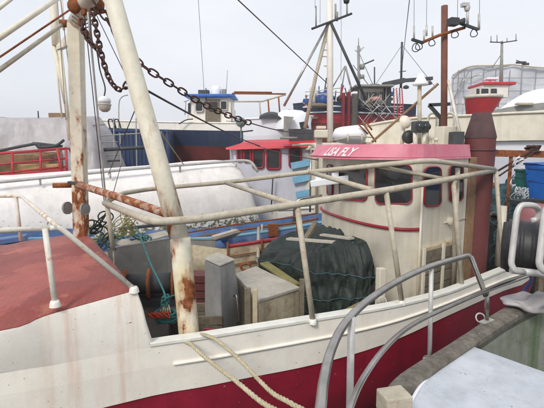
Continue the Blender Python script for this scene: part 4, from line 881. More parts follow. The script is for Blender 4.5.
MB().lathe(c, [(0, .18), (.09, .16), (.05, .08), (.1, 0), (.1, -.12), (.16, -.2), (.16, -.4)], 14).build('winch_head', M['chain'], g2)
MB().tube([c + V(-.3, 0, 0), c + V(.22, 0, .02)], .04, 8).build('winch_bar', M['chain'], g2)
MB().lathe(c + V(-.24, 0, 0), [(0, .04), (.1, .04), (.1, -.04), (0, -.04)], 12, ax=(1, 0, 0)).build('winch_wheel', M['rust'], g2)
MB().tube([D(60, 148, 11.6), D(62, 172, 11.4)], .05, 8).build('timber_prop', M['wood'], g)
MB().tube(smooth_path([D(-20, 155, 11.6), D(34, 144, 11.9), D(40, 147, 11.9), D(55, 146, 12), D(64, 140, 12)], 4), .04, 8).build('handrail', M['darkgrey'], g)
MB().prism([D(32, 142, 12.1), D(58, 145, 12.1), D(56, 150, 12.1), D(38, 149, 12.1)], (0, .3, 0)).build('roller_frame', M['darkgrey'], g)
# tarpaulin-covered boat
g = T('tarpaulin_covered_boat', 'boat wholly covered by a draped grey tarpaulin behind the red railing', 'boat', (-9, 14, 0))
rows = []
for i in range(61):
    s = i / 60; u = -90 + 203 * s
    vt_ = 117.5 - 1.2 * math.sin(s * 8) + (2.5 * (.5 - s)) if u < 80 else 115.5 + (u - 80) * 1.35 + max(0, u - 95) * 2.5
    vt_ += 1.6 * noise.noise(V(s * 9, 0, 0)); row = []
    for k in range(15):
        f = k / 14; y = 14.2 - 1.25 * f ** .7 + .35 * f; zt2 = zat(vt_, 14.2); zb = 1.0; z = zt2 + (zb - zt2) * f
        y += - .32 * abs(math.sin(u * .09 + 2 * f + math.sin(u * .07) * 2)) * f - .16 * (1 - abs(math.sin(u * .06 - 2.5 * f + 1))) ** 4 + .25 * noise.noise(V(u * .05, f * 3, 2)) + .1 * noise.noise(V(u * .15 + f * 3, f * 3, 5))
        row.append(V(xat(u, 120, 14.2) + .2 * noise.noise(V(s * 7, f * 2, 9)), y, z))
    rows.append([V(row[0].x, row[0].y + 3.2, row[0].z - 1.4), V(row[0].x, row[0].y + 1.6, row[0].z + .12)] + row)
MB().loft(rows, True).build('tarpaulin', M['greytarp'], g)
MB().box(D(59, 115.5, 14.4), (.5, .4, .14)).build('top_board', M['tan'], g)
MB().tube([D(38, 111, 14.4), D(38.5, 118, 14.4)], .02, 6).build('stub', M['darkgrey'], g)
MB().prism([D(-60, 150, 13), D(60, 152, 13.2), D(60, 190, 13.2), D(-60, 196, 13)], (0, 2.5, 0)).build('lower_hull', M['tan'], g)
# slender lattice pole behind the gallows
# scaffold
g = T('scaffold', 'grey pipe scaffold rails before the dark blue container', 'scaffold', (-6.5, 15, 0))
ys = 14.6
for (u0, v0, u1, v1, r) in ((82, 126, 105, 124.5, .022), (82, 137, 162, 132, .022), (84, 151, 165, 146, .06), (84, 162, 120, 160.5, .03), (84, 156, 122, 155, .02), (84, 143, 118, 142, .018)):
    MB().tube([W(u0, v0, ys), W(u1, v1, ys)], r, 8).build('scaffold_rail', M['darkgrey'] if r > .025 else M['grey'], g)
for u, v0 in ((87, 122), (97, 118), (113.5, 118), (120, 133), (136, 118), (150, 128)):
    MB().tube([W(u, v0, ys), V(W(u, 170, ys).x, ys, .9)], .022, 8).build('scaffold_upright', M['grey'], g)
g = T('blue_container', 'dark blue corrugated container behind the scaffold rails', 'container', (-7.5, 18, .9))
xa, xb = xat(105, 150, 17.5), xat(150, 150, 17.5) + .6; ztc = zat(129, 17.5); nrib = 16
MB().hexa([V(xa, 17.55, .9), V(xb, 18.3, .9), V(xb - .3, 20.5, .9), V(xa - .3, 20, .9)], [V(xa, 17.55, ztc), V(xb, 18.3, ztc), V(xb - .3, 20.5, ztc), V(xa - .3, 20, ztc)]).build('container_wall', M['contblue'], g)
for k in range(nrib):
    s = (k + .5) / nrib; x = xa + (xb - xa) * s; y = 17.55 + .75 * s; MB().bar(V(x, y - .015, .95), V(x, y - .015, ztc - .1), (xb - xa) / nrib * .5, .05, up=(.3, -1, 0)).build('corrugation', M['contblue'], g)
MB().bar(V(xa, 17.52, ztc - .04), V(xb, 18.27, ztc - .04), .06, .1).build('top_rail', M['contblue'], g)
for u in (110, 116):
    p = D(u, 128, 17.4); MB().tube(smooth_path([p, p + V(-.05, 0, .3), p + V(.1, 0, .32), p + V(.2, 0, 0)], 5), .03, 6).build('hoop', M['black'], g)
MB().tube(smooth_path([D(119, 128, 17.4), D(119, 104, 17.4), D(122, 97, 17.4), D(128, 95, 17.4)], 5), .02, 6).build('conduit', M['grey'], g)
# ------------------------------------------------------------------ blue boat on the slip
g = T('slipped_boat', 'dark blue and white boat with red bottom and blue-trimmed wheelhouse, up on the slipway', 'boat', (-3, 21, 0))
zd = zat(124, 20.3); zw = zat(131.5, 20.3); zn = zat(147, 20.3); zk = .95
hull(g, (1.2, 20.8), (-9.5, 23.2), 3.2, [('bulwark', M['white'], zd, zw, 1, 1), ('topsides', M['navy'], zw, zn, 1, .96), ('bottom_paint', M['antifoul'], zn, zk, .96, .25)], sheer=.35, deckm=M['white'])
yw = 20.6; zr0, zr1 = zd - .1, zat(97.5, yw)
x0, x1 = xat(186, 110, yw), xat(231, 110, yw)
wl = MB().hexa([V(x0 - .15, yw, zr0), V(x1, yw - .1, zr0), V(x1, yw + 1.8, zr0), V(x0 - .15, yw + 1.8, zr0)], [V(x0 + .25, yw, zr1), V(x1, yw - .1, zr1), V(x1, yw + 1.8, zr1), V(x0 + .25, yw + 1.8, zr1)]).build('cabin', M['white'], g)
MB().box(((x0 + x1) / 2 + .1, yw + .8, zr1 + .06), (x1 - x0 + .2, 2.3, .14), 0).build('cabin_roof', M['bluecrate'], wl, bevel=.03)
def flatwin(u0, v0, u1, v1, y, m, parent, nm, fr=None, r=1.5):
    c = [W(u, v, y) for u, v in rrect(u0, v0, u1, v1, r)]; o = MB().prism(c, (0, .03, 0)).build(nm, m, parent)
    if fr: MB().tube([p + V(0, -.005, 0) for p in c], .03, 6, closed=True).build('window_frame', fr, parent)
    return o
flatwin(195.5, 101, 203, 111.5, yw - .12, M['glass'], wl, 'window_pane', M['galv'])
flatwin(220.5, 101, 227, 110, yw - .16, M['glass'], wl, 'window_pane', M['galv'])
flatwin(206, 99.5, 220, 124, yw - .16, M['wood'], wl, 'cabin_door', None, .6)
flatwin(209, 102, 217, 111, yw - .2, M['glass'], wl, 'window_pane', None, .8)
flatwin(188, 103, 190.5, 113, yw - .06, M['glass'], wl, 'window_pane', None, .8)
p = W(204, 93, yw + .5); MB().box(p, (.5, .4, .25)).build('roof_box', M['darkgrey'], g, bevel=.02)
p = W(216, 92, yw + .5); MB().lathe(p - V(0, 0, .12), [(0, .42), (.2, .38), (.25, .2), (.25, 0)], 16).build('radar_dome', M['canopy'], g)
MB().tube([W(226, 97, yw + .3), W(227.5, 70, yw + .3)], .012, 6).build('whip_aerial', M['aerial'], g)
MB().box(W(224, 93, yw + .4), (.22, .2, .35)).build('roof_box', M['grey'], g, bevel=.02)
MB().tube([W(206, 88, yw - .1), W(206, 124, yw - .1)], .025, 6).build('stanchion', M['darkgrey'], g)
for (a, c) in (((184, 102), (189, 100)), ((185, 115), (186, 102)), ((231, 98), (232, 124)), ((235, 110), (235, 126)), ((226, 121), (236, 122))):
    MB().tube([W(*a, yw - .2), W(*c, yw - .2)], .02, 6).build('handrail', M['grey'], g)
MB().tube(smooth_path([W(179, 124, yw - .5), W(186, 120, yw - .5), W(193, 119, yw - .5)], 4), .03, 6).build('davit', M['darkgrey'], g)
for (a, c) in (((232, 93.5), (286, 94)), ((234, 92), (272, 92.5)), ((234, 101.5), (262, 101.5)), ((262, 101.5), (286, 94.5)), ((259.5, 101.5), (261, 121)), ((268, 99), (269.5, 118)), ((278.5, 96.5), (280, 116))):
    MB().tube([W(*a, 19.6), W(*c, 19.6)], .035, 8).build('gallery_tube', M['pipe'] if a[1] > 99 else M['rust'], g)
# shores holding the boat up
for x in (-6, -3, 0): MB().bar(V(x, 19.6, .9), V(x * .98, 20.2, 2.4), .15, .15).build('shore', M['wood'], g)
# ------------------------------------------------------------------ white boat with dark canvas hood
g = T('white_hooded_boat', 'white motor boat with a dark canvas hood and low cabin behind the red roof', 'boat', (0, 17, 0))
yq = 16.5
hull(g, (-.95, 17.6), (1.6, 17.2), 2.6, [('topsides', M['canopy'], zat(119, yq), zat(136, yq), 1, .95), ('bottom_paint', M['canopy'], zat(136, yq), .95, .95, .5)], sheer=.15, deckm=M['white'])
rows = []
for i in range(13):
    s = i / 12; x = xat(260 + 30 * s, 118, 17); rows.append([V(x, 17.2 + 1.2 * math.cos(a), zat(120.5, 17) + (.34 * math.sin(math.pi * min(1, s + .12)) ** .6) * math.sin(a)) for a in [math.pi * j / 10 for j in range(11)]])
MB().loft(rows, True).build('canvas_hood', M['black'], g)
MB().lathe(D(292, 119, 16.3), [(0, .35), (.4, .3), (.7, .1), (.75, -.4)], 18).build('cabin', M['canopy'], g)
c = [W(u, v, 15.9) for u, v in ((293, 123.5), (307, 121), (309, 128), (294, 131))]; MB().prism(c, (0, .05, 0)).build('window_pane', M['glass'], g)
MB().lathe(D(290.5, 112, 16.6), [(.07, -.3), (.07, 0), (.1, .02), (.1, .09), (0, .1)], 12).build('cabin_chimney', M['rust'], g)
b = MB().prism([W(284, 116, 15.5), W(294, 117, 15.5), W(289, 125, 15.5), W(287, 138, 15.5), W(283, 138, 15.5), W(284, 124, 15.5)], (0, .3, 0)).build('davit', M['grey'], g)
# ------------------------------------------------------------------ boat with red roof
g = T('red_roofed_boat', 'boat with bright red wheelhouse roof and lilac-grey walls behind the pipe frame', 'boat', (0.4, 12, 0))
yr = 11.5
def PR(u, v): return W(u, v, yr)
zb_ = .5; w0, w1 = xat(233, 150, yr), xat(317, 150, yr)
zt0 = zat(147, yr)
cab = MB().hexa([V(w0 + .15, yr, zb_), V(w1, yr, zb_), V(w1, yr + 2.2, zb_), V(w0 - .3, yr + 2.2, zb_)], [V(w0 + .0, yr, zt0), V(w1, yr, zt0), V(w1, yr + 2.2, zt0), V(w0 - .3, yr + 2.2, zt0)]).build('cabin', M['lilac'], g)
zrf = zat(138, yr + 1.0); rows = []
for (u, yy) in ((226.5, 0), (236, 0), (250, 0), (275, 0), (300, 0), (318, 0)):
    x = xat(u, 147, yr); vb_ = {226.5: 149.5, 236: 149.5, 250: 149, 275: 148.5, 300: 147.5, 318: 146.5}[u]; cr = .06 if u < 230 else .22
    rows.append([V(x, yr - .18, zat(vb_, yr)), V(x, yr - .16, zat(vb_, yr) + .05), V(x + .15, yr + .3, zat(vb_, yr) + cr * .8), V(x + .2, yr + 1.1, zat(vb_, yr) + cr * 1.2), V(x + .1, yr + 2.0, zat(vb_, yr) + cr * .8), V(x - .1, yr + 2.5, zat(vb_, yr)), V(x, yr - .18, zat(vb_, yr))])
MB().loft(rows, False).poly(rows[0][:-1]).poly(rows[-1][:-1]).build('cabin_roof', M['brightred'], g)
for u0, v0, u1, v1 in ((237.5, 149, 241.5, 161), (244, 149.5, 250.5, 161.5), (253, 149.5, 263.5, 168), (267, 150, 280, 169), (289.5, 148.5, 301, 167)):
    flatwin(u0, v0, u1, v1, yr - .03, M['glass'], cab, 'window_pane', M['redtrim'], 2.4 if u0 > 250 else 1.5)
for k, (u0, v0, u1, v1) in enumerate(((291, 166, 317, 161), (293, 180.5, 317, 175.5), (296, 195, 317, 191), (300, 208, 320, 204))):
    MB().bar(W(u0, v0, yr - .1), W(u1, v1, yr - .1), .05, .17, up=(0, 0, 1)).build('blue_board', M['lightblue'], g)
MB().tube(round_path([W(292, 145, yr - .4), W(312, 144, yr - .4), W(316.5, 150, yr - .4), W(316.5, 225, yr - .4)], .2), .035, 8).build('cream_pipe', M['pipe'], g)
MB().tube([W(273, 176, yr - .2), W(271, 212, yr - .2)], .02, 6).build('dark_rod', M['darkgrey'], g)
MB().tube(round_path([W(294, 225, 10.2), W(294.5, 202, 10.2), W(302, 198.5, 10.2), W(325, 195, 10.4)], .2), .03, 8).build('handrail', M['steel'], g)
MB().tube([W(310, 212, 10.6), W(311, 150, 10.6)], .025, 6).build('handrail', M['steel'], g)
hull(g, (-.2, 11.9), (6.5, 14.5), 2.4, [('bulwark', M['white'], 1.6, 1.2, 1, 1), ('topsides', M['navy'], 1.2, -.2, 1, .8)], sheer=.2, deckm=M['grey'])
b = MB(); p = D(247, 213, 10.6); b.box(D(240, 205, 11), (.6, .3, .9)); b.build('grey_locker', M['grey'], g, bevel=.03)
MB().lathe(D(288.5, 137, 11.0), [(0, 0), (.3, 0), (.3, -.05), (0, -.05)], 4).build('roof_plate', M['grey'], g)
gl = W(241, 122.5, 11.2); o = MB().lathe(gl, [(0, .13), (.08, .11), (.125, .04), (.13, -.02), (.09, -.09), (.03, -.12), (.02, -.14), (.02, -.45)], 20).build('round_lamp', Mt('greenish_globe', S(120, 138, 138), S(96, 112, 112), rough=.3, bump=0), g)
MB().tube([W(241, 132, 11.25), W(253, 130.5, 11.3)], .02, 6).build('lamp_arm', M['darkgrey'], g)
MB().hexa([W(289, 141, 11.9), W(314, 141, 11.9), W(314, 141, 12.5), W(289, 141, 12.5)], [W(289, 129.5, 11.9), W(314, 129.5, 11.9), W(314, 129.5, 12.5), W(289, 129.5, 12.5)]).build('black_panel', M['darkgrey'], g)
# ------------------------------------------------------------------ boat with the tall white mast
g = T('white_masted_boat', 'cream workboat with tall white mast, its deckhouse showing just above the pink visor', 'boat', (1.6, 13.5, 0))
ym2 = 14.0
MB().hexa([W(300, 150, 11.6), W(370, 150, 9.4), W(372, 150, 11.5), W(312, 150, 14)], [W(303, 143, 11.6), W(370, 142, 9.4), W(372, 142, 11.5), W(312, 143, 14)]).build('deckhouse_top', M['cream'], g)
MB().hexa([V(.9, 11.5, .2), V(2.6, 9.6, .2), V(4.5, 12, .2), V(1.8, 14.5, .2)], [V(.9, 11.5, 3.05), V(2.6, 9.6, 3.05), V(4.5, 12, 3.05), V(1.8, 14.5, 3.05)]).build('deckhouse', M['cream'], g)
b = MB(); b.box(W(321, 134, 9.2), (.28, .25, .17)).build('cream_box', M['cream'], g, bevel=.02)
MB().box(W(319, 141, 9.3), (.12, .12, .3)).build('box_foot', M['cream'], g)
MB().box(W(321, 127.5, 9.25), (.2, .15, .06)).build('box_cap', M['cream'], g, bevel=.01)
pa, pb = W(345, 135, 9.6), W(345, 135, 9.6); x0, x1 = xat(333, 133, 9.6), xat(366, 133, 9.6); zc_ = zat(135, 9.6)
rows = []
for i in range(15):
    s = i / 14; x = x0 + (x1 - x0) * s; e = (1 - abs(2 * s - 1) ** 5) ** .5; rr = .20 * (.25 + .75 * e) * (.8 + .2 * s) + .04 * s
    rows.append([V(x, 9.6 + .3 * (.3 + .7 * e) * math.cos(a), zc_ + rr * math.sin(a)) for a in [2 * math.pi * j / 18 for j in range(18)]])
MB().loft(rows, True, True).poly(rows[0]).poly(rows[-1]).build('life_raft_canister', M['canopy'], g)
MB().tube([W(330, 141, 9.25), W(345, 138, 9.25), W(349, 136, 9.25), W(363, 136.5, 9.25), W(372, 137.5, 9.25)], .015, 6).build('roof_rail', M['pipe'], g)
for u in (348, 362): MB().tube([W(u, 134, 9.25), W(u, 144, 9.25)], .02, 6).build('roof_rail_post', M['pipe'], g)
for a, c in (((358, 124), (368, 134)), ((362, 122), (376, 142)), ((366, 122), (372, 130))): MB().tube([W(*a, 9.3), W(*c, 9.3)], .018, 6).build('brown_stay', M['rust'], g)
mst = MB().tube([W(330, 142, ym2), W(330, 60, ym2), W(329.5, -14, ym2)], .10, 14).build('white_mast', M['white'], g)
MB().tube([W(329, 23, ym2), W(316, 75, ym2), W(305, 128, ym2)], .06, 8).build('mast_leg', M['pipe'], mst)
for k in range(14):
    s = k / 14; p = W(328.5, 27, ym2).lerp(W(305, 128, ym2), s); q = W(330, 27, ym2).lerp(W(330, 128, ym2), s)
    if k % 2 == 0 and k < 6: MB().tube([p, q], .02, 6).build('ladder_rung', M['pipe'], mst)
MB().tube([W(328, 24, ym2 - .1), W(284, 106, ym2 - .6)], .04, 8).build('mast_stay', M['steel'], mst)
MB().tube([W(331, 23, ym2 - .1), W(366, 100, ym2 - .4)], .045, 8).build('mast_stay', M['darkgrey'], mst)
MB().tube([W(311.5, 29, ym2 - .12), W(352, 13.5, ym2 - .12)], .035, 8).build('spreader', M['darkgrey'], mst)
for u, v0, v1, r in ((316, 6, 27, .022), (335.5, 4, 20, .03), (337, 12, 21, .04), (347, 3, 16, .025)): MB().tube([W(u, v1, ym2 - .1), W(u, v0, ym2 - .1)], r, 8).build('aerial_stub', M['grey'], mst)
MB().lathe(W(346.5, 1, ym2 - .1), [(0, -.08), (.08, -.06), (.1, .03), (0, .05)], 12).build('masthead_lamp', M['black'], mst)
for u, v1 in ((315, 8), (320, 23), (340, 20), (341, 80)): MB().tube([W(u, v1, ym2 - .1), W(u + .5, -40, ym2 - .1)], .006, 5).build('whip_aerial', M['aerial'], mst)
for v in (66, 50, 95): MB().tube([W(324, v, ym2), W(330, v, ym2)], .02, 6).build('step', M['pipe'], mst)
# ------------------------------------------------------------------ far trawler
g = T('trawler', 'far navy and red trawler crowded with nets, derricks and ladders', 'trawler', (6, 34, 0))
yt = 33.0
hull(g, (10.5, 35), (1.6, 33.4), 5.0, [('bulwark', M['navy'], zat(102, 31), zat(114, 31), 1, 1), ('topsides', M['railred'], zat(114, 31), zat(123, 31), 1, .97), ('bottom_paint', M['antifoul'], zat(123, 31), .9, .97, .4)], sheer=.1, rake=.4, full=5, deckm=M['wood'])
for v in (106.5, 112.2): MB().tube([W(303, v + .8, 31.9), W(330, v - .5, 31.0), W(341, v, 31.0)], .055, 6).build('white_line', M['canopy'], g)
for v in (105.5, 112.5): MB().tube([W(358, v, 31.2), W(400, v + 1.5, 32)], .06, 6).build('white_line', M['canopy'], g)
MB().hexa([W(359, 104, 31.6), W(389, 104, 31.6), W(389, 104, 34), W(359, 104, 34)], [W(359, 88.5, 31.6), W(387, 88.5, 31.6), W(387, 88.5, 34), W(359, 88.5, 34)]).build('cabin', M['white'], g)
MB().bar(W(352, 88, 31.8), W(389, 88, 31.8), 2.8, .12).build('cabin_roof', M['grey'], g)
for u0 in (366.5, 372.5, 378.5): flatwin(u0, 92, u0 + 4.4, 97.5, 31.45, M['glass'], g, 'window_pane', None, .8)
flatwin(361, 92, 365, 102, 31.45, M['grey'], g, 'door', None, .5)
for u0, u1, v0, v1, mm in ((341.5, 345, 93, 131, 'netred'), (346.8, 350.3, 92, 131, 'netred'), (351, 358, 94, 131, 'net')):
    x0, x1 = xat(u0, 110, 30.6), xat(u1, 110, 30.6); rows = []
    for k in range(12):
        f = k / 11; z = zat(v0 + (v1 - v0) * f, 30.6); r = (x1 - x0) / 2 * (1 + .12 * noise.noise(V(f * 7, u0, 0))); rows.append([V((x0 + x1) / 2 + r * math.cos(a), 30.6 + .3 * math.sin(a), z) for a in [2 * math.pi * j / 12 for j in range(12)]])
    MB().loft(rows, True, True).poly(rows[0]).build('net_bundle' if mm == 'net' else 'red_column', M[mm], g)
def lump(c, r, m, nm, parent=None, lab=None, cat=None, seed=0, sq=(1, 1, 1)):
    rows = []
    for i in range(11):
        th = math.pi * i / 10; rows.append([V(c.x + sq[0] * r * math.sin(th) * math.cos(a) * (1 + .3 * noise.noise(V(3 * math.sin(th) * math.cos(a) + seed, 3 * math.sin(a), 3 * math.cos(th)))), c.y + sq[1] * r * math.sin(th) * math.sin(a), c.z + sq[2] * r * math.cos(th) * (1 + .2 * noise.noise(V(a, th, seed)))) for a in [2 * math.pi * j / 18 for j in range(18)]])
    b = MB().loft(rows, True, True); o = b.build(nm, m, parent, loc=None if parent else tuple(c)); 
    if lab: tag(o, lab, cat)
    return o
lump(W(323, 100, 31.6), .55, M['bluetarp'], 'blue_bundle', None, 'large blue tarpaulin bundle on the far trawler beside the white mast', 'tarpaulin', 1, (.9, 1, 1))
lump(W(327.5, 94, 31.8), .4, M['bluetarp'], 'blue_bundle', None, 'small upper blue tarpaulin bundle directly left of the white mast', 'tarpaulin', 2, (.6, 1, 1.3))
lump(W(319, 105.5, 31), .35, M['wood'], 'sack', None, 'long pale sack lying on the trawler rail beneath the blue bundles', 'sack', 4, (1.9, 1, .5))
lump(W(317, 96, 33), .5, M['canopy'], 'white_bundle', None, 'white sheeted bundle behind the blue tarpaulin on the trawler', 'bundle', 3, (1, 1, .8))
lump(W(376, 99, 31), .3, Mt('pinkish_float', S(206, 160, 150), rough=.6), 'float', None, 'pinkish float lying before the trawler cabin', 'float', 5, (1.3, 1, .6))
MB().box(W(313, 98, 32.6), (.5, .5, 1.5)).build('white_locker', M['white'], g)
for a, c, r, mm in (((359, 104), (358.5, 46), .10, 'grey'), ((358.5, 46), (358.5, 38), .03, 'grey'), ((345, 66), (331, 90), .05, 'grey'), ((345.5, 66), (352, 92), .07, 'grey'), ((345.5, 66), (341, 92), .05, 'grey'), ((360, 66), (374, 60), .05, 'darkgrey'), ((360, 67), (364, 66.5), .2, 'grey'), ((360, 77), (364, 76.5), .15, 'grey'), ((374.5, 88), (374.5, 67), .05, 'darkgrey'), ((360, 55), (373, 85), .02, 'darkgrey'), ((401, 88), (402, 42), .08, 'darkgrey'), ((399, 72), (406, 71), .03, 'darkgrey'), ((370, 85), (379, 85), .08, 'darkgrey')):
    MB().tube([W(*a, 31.8), W(*c, 31.8)], r, 8).build('trawler_mast' if r > .06 else 'rigging', M[mm], g)
for a in ((355, 50), (361, 48), (364, 47)): MB().tube([W(358.5, 53, 31.8), W(*a, 31.8)], .03, 6).build('rigging', M['grey'], g)
MB().bar(W(383, 85, 31.2), W(404, 80.5, 31.2), .5, .32).build('derrick_arm', M['darkgrey'], g); MB().bar(W(404, 80.5, 31.2), W(432, 78.5, 31.2), .4, .22).build('derrick_arm', M['darkgrey'], g)
MB().bar(W(387.5, 86, 31.3), W(387.5, 106, 31.3), .42, .42, up=(0, 1, 0)).build('derrick_post', M['darkgrey'], g)
for u, v in ((406, 87), (429, 83)): MB().lathe(W(u, v, 31.2), [(0, .15), (.2, .05), (.2, -.1), (0, -.15)], 10).build('derrick_block', M['darkgrey'], g)
for u0, u1 in ((393.5, 396.5), (399.5, 401.8)):
    ld = MB().bar(W(u0, 88, 30.9), W(u0 + 1.5, 127, 30.9), .07, .07).build('red_ladder', M['railred'], g); MB().bar(W(u1, 88, 30.9), W(u1 + 2.5, 127, 30.9), .07, .07).build('ladder_side', M['railred'], ld)
    for k in range(14):
        v = 90 + k * 2.7; MB().bar(W(u0 + .3, v, 30.88), W(u1 + .5, v, 30.88), .04, .05).build('rung', M['galv'], ld)
rnd = random.Random(5)
for k in range(44):
    u, v = rnd.uniform(364, 393), rnd.uniform(99, 126); a = rnd.choice((1, -1)) * rnd.uniform(.5, 1.4); l = rnd.uniform(8, 14)
    MB().tube([W(u - l * .5, v - l * .5 * a, 30.6 + rnd.uniform(0, .5)), W(u + l * .5, v + l * .5 * a, 30.6)], .02, 5).build('lattice_rod', M['galv'] if k % 3 else M['darkgrey'], g)
for k in range(12):
    u = rnd.uniform(312, 392); v = rnd.uniform(84, 96); MB().tube([W(u, v, 31), W(u + rnd.uniform(-1, 1), 106, 31)], .03, 5).build('stanchion', M['galv'], g)
for v in (88, 92): MB().tube([W(305, v + 4, 31), W(341, v, 31)], .03, 5).build('handrail', M['galv'], g)
# person in blue on the trawler's stern
def person(c, hgt, lab):
    g = T('person', lab, 'person', tuple(c)); s = hgt / 1.75
    J = {'pel': (0, 0, .95), 'ch': (0, .02, 1.3), 'nk': (0, .02, 1.48), 'hd': (0, -.02, 1.56), 'ht': (0, -.03, 1.7), 'ls': (-.19, 0, 1.42), 'le': (-.25, -.05, 1.14), 'lh': (-.12, -.26, 1.05), 'rs': (.19, 0, 1.42), 're': (.26, -.06, 1.15), 'rh': (.14, -.28, 1.08),
         'lk': (-.11, -.03, .5), 'lf': (-.12, .03, .08), 'lt': (-.13, -.14, .04), 'rk': (.12, -.02, .5), 'rf': (.13, .03, .08), 'rt': (.14, -.14, .04)}
    def skin(name, joints, edges, rad, m, sub=2):
        me = bpy.data.meshes.new(name); me.from_pydata([tuple(Vector(J[j]) * s) for j in joints], [(joints.index(a), joints.index(b_)) for a, b_ in edges], []); o = bpy.data.objects.new(name, me); COL.objects.link(o); o.parent = g
        o.modifiers.new('skin', 'SKIN'); 
        for k, j in enumerate(joints): me.skin_vertices[0].data[k].radius = (rad[j] * s, rad[j] * s * .8); me.skin_vertices[0].data[k].use_root = (k == 0)
        sd_ = o.modifiers.new('sub', 'SUBSURF'); sd_.levels = sd_.render_levels = sub; me.materials.append(m); return o
    skin('body', ['pel', 'ch', 'nk', 'hd', 'ht', 'ls', 'le', 'lh', 'rs', 're', 'rh', 'lk', 'lf', 'lt', 'rk', 'rf', 'rt'], [('pel', 'ch'), ('ch', 'nk'), ('nk', 'hd'), ('hd', 'ht'), ('ch', 'ls'), ('ls', 'le'), ('le', 'lh'), ('ch', 'rs'), ('rs', 're'), ('re', 'rh'), ('pel', 'lk'), ('lk', 'lf'), ('lf', 'lt'), ('pel', 'rk'), ('rk', 'rf'), ('rf', 'rt')],
         dict(pel=.13, ch=.15, nk=.055, hd=.085, ht=.09, ls=.06, le=.045, lh=.04, rs=.06, re=.045, rh=.04, lk=.065, lf=.045, lt=.04, rk=.065, rf=.045, rt=.04), M['skin'])
    skin('jacket', ['pel', 'ch', 'ls', 'le', 'rs', 're'], [('pel', 'ch'), ('ch', 'ls'), ('ls', 'le'), ('ch', 'rs'), ('rs', 're')], dict(pel=.165, ch=.185, ls=.085, le=.068, rs=.085, re=.068), M['jacket'])
    skin('trousers', ['pel', 'lk', 'lf', 'rk', 'rf'], [('pel', 'lk'), ('lk', 'lf'), ('pel', 'rk'), ('rk', 'rf')], dict(pel=.15, lk=.085, lf=.065, rk=.085, rf=.065), M['trousers'])
    MB().lathe(Vector(c) + V(0, 0, 1.64 * s), [(.105 * s, -.02), (.11 * s, .05), (.08 * s, .11), (0, .13)], 12).build('hair', M['black'], g)
    return g
pc_ = W(306, 117.5, 32.2); person(pc_, zat(95, 32.2) - pc_.z, 'person in blue jacket and dark trousers standing at the stern of the far trawler')
MB().box(pc_ - V(0, 0, .07), (1.6, 1.4, .12)).build('stern_platform', M['wood'], g)
MB().box(V(pc_.x, pc_.y, pc_.z / 2 + .3), (.2, .2, pc_.z - .8)).build('platform_post', M['wood'], g)
# ------------------------------------------------------------------ cream ship at the right
g = T('cream_ship', 'large cream-sided ship behind the brown mast and exhaust stack', 'ship', (5, 10.5, 0))
tp_ = [D(366, 125.5, 11), D(388, 121.5, 10.8), D(415, 118, 10.6), D(445, 116.5, 10.4), D(480, 115, 10.2), D(515, 113, 10), D(560, 111.5, 9.8), D(640, 108, 9.4)]
vb_ = [162, 152, 146, 143, 141.5, 140.5, 140, 139]
bt = [V(xat((366, 388, 415, 445, 480, 515, 560, 640)[i], vb_[i], p.y - .05), p.y - .05, zat(vb_[i], p.y - .05)) for i, p in enumerate(tp_)]
ts, bs_ = smooth_path(tp_, 3), smooth_path(bt, 3)
MB().loft([ts, bs_], True).loft([bs_, [p + V(0, .12, -.01) for p in bs_]]).build('cream_strake', M['cream'], g)
MB().loft([ts, [p + V(0, .25, 0) for p in ts], [p + V(0, .25, -.6) for p in ts]], True).build('bulwark_top', M['cream'], g)
MB().tube([p + V(0, -.02, 0) for p in ts], .03, 8).build('cap_rail', M['cream'], g)
m2 = [p + V(0, .12, -.02) for p in bs_]; m3 = [V(p.x, p.y + .15, p.z - .27) for p in bs_]
MB().loft([m2, m3], True).build('white_strake', M['canopy'], g)
MB().loft([[p + V(0, 0.005, -.002) for p in m3], [V(p.x, p.y + .2, .9) for p in m3], [V(p.x, p.y + .5, -.3) for p in m3]], True).build('lower_hull', M['lilac'], g)
MB().loft([[p + V(0, .2, -.5) for p in ts], [p + V(.3, 3.5, -.45) for p in ts]]).build('boat_deck', M['grey'], g)
# white domed boat beyond
g = T('domed_boat', 'boat with smooth white domed cover and grey gunwale at the right edge', 'boat', (7.5, 13, 0))
rows = []
for i in range(25):
    s = i / 24; u = 496 + 110 * s; x = xat(u, 100, 13.2); hh_ = (1 - (1 - min(1, s * 2.2)) ** 2.2) * (zat(84, 13.2) - zat(108, 13.2)) + .02
    rows.append([V(x + .53 * (1.5 - 1.5 * math.cos(a)), 14.6 - 1.5 * math.cos(a), zat(110 - 6 * s, 13) + hh_ * math.sin(a) ** .7) for a in [math.pi * j / 12 for j in range(13)]])
MB().loft(rows, True).build('domed_cover', M['canopy'], g)
P = [D(494, 112.5, 12.8), D(515, 108.5, 12.6), D(545, 105, 12.4), D(600, 100, 12.2)]
MB().loft([smooth_path([p + V(0, 0, .07) for p in P], 4), smooth_path([p - V(0, 0, .12) for p in P], 4)]).build('grey_gunwale', M['grey'], g, solid=.08)
MB().loft([smooth_path([p - V(0, 0, .12) for p in P], 4), smooth_path([V(p.x, p.y + .3, .3) for p in P], 4)]).build('lower_hull', M['white'], g, solid=.05)
MB().box(W(524, 104, 12.7), (.45, .2, .07), .1).build('hatch_ledge', M['pipe'], g, bevel=.02)
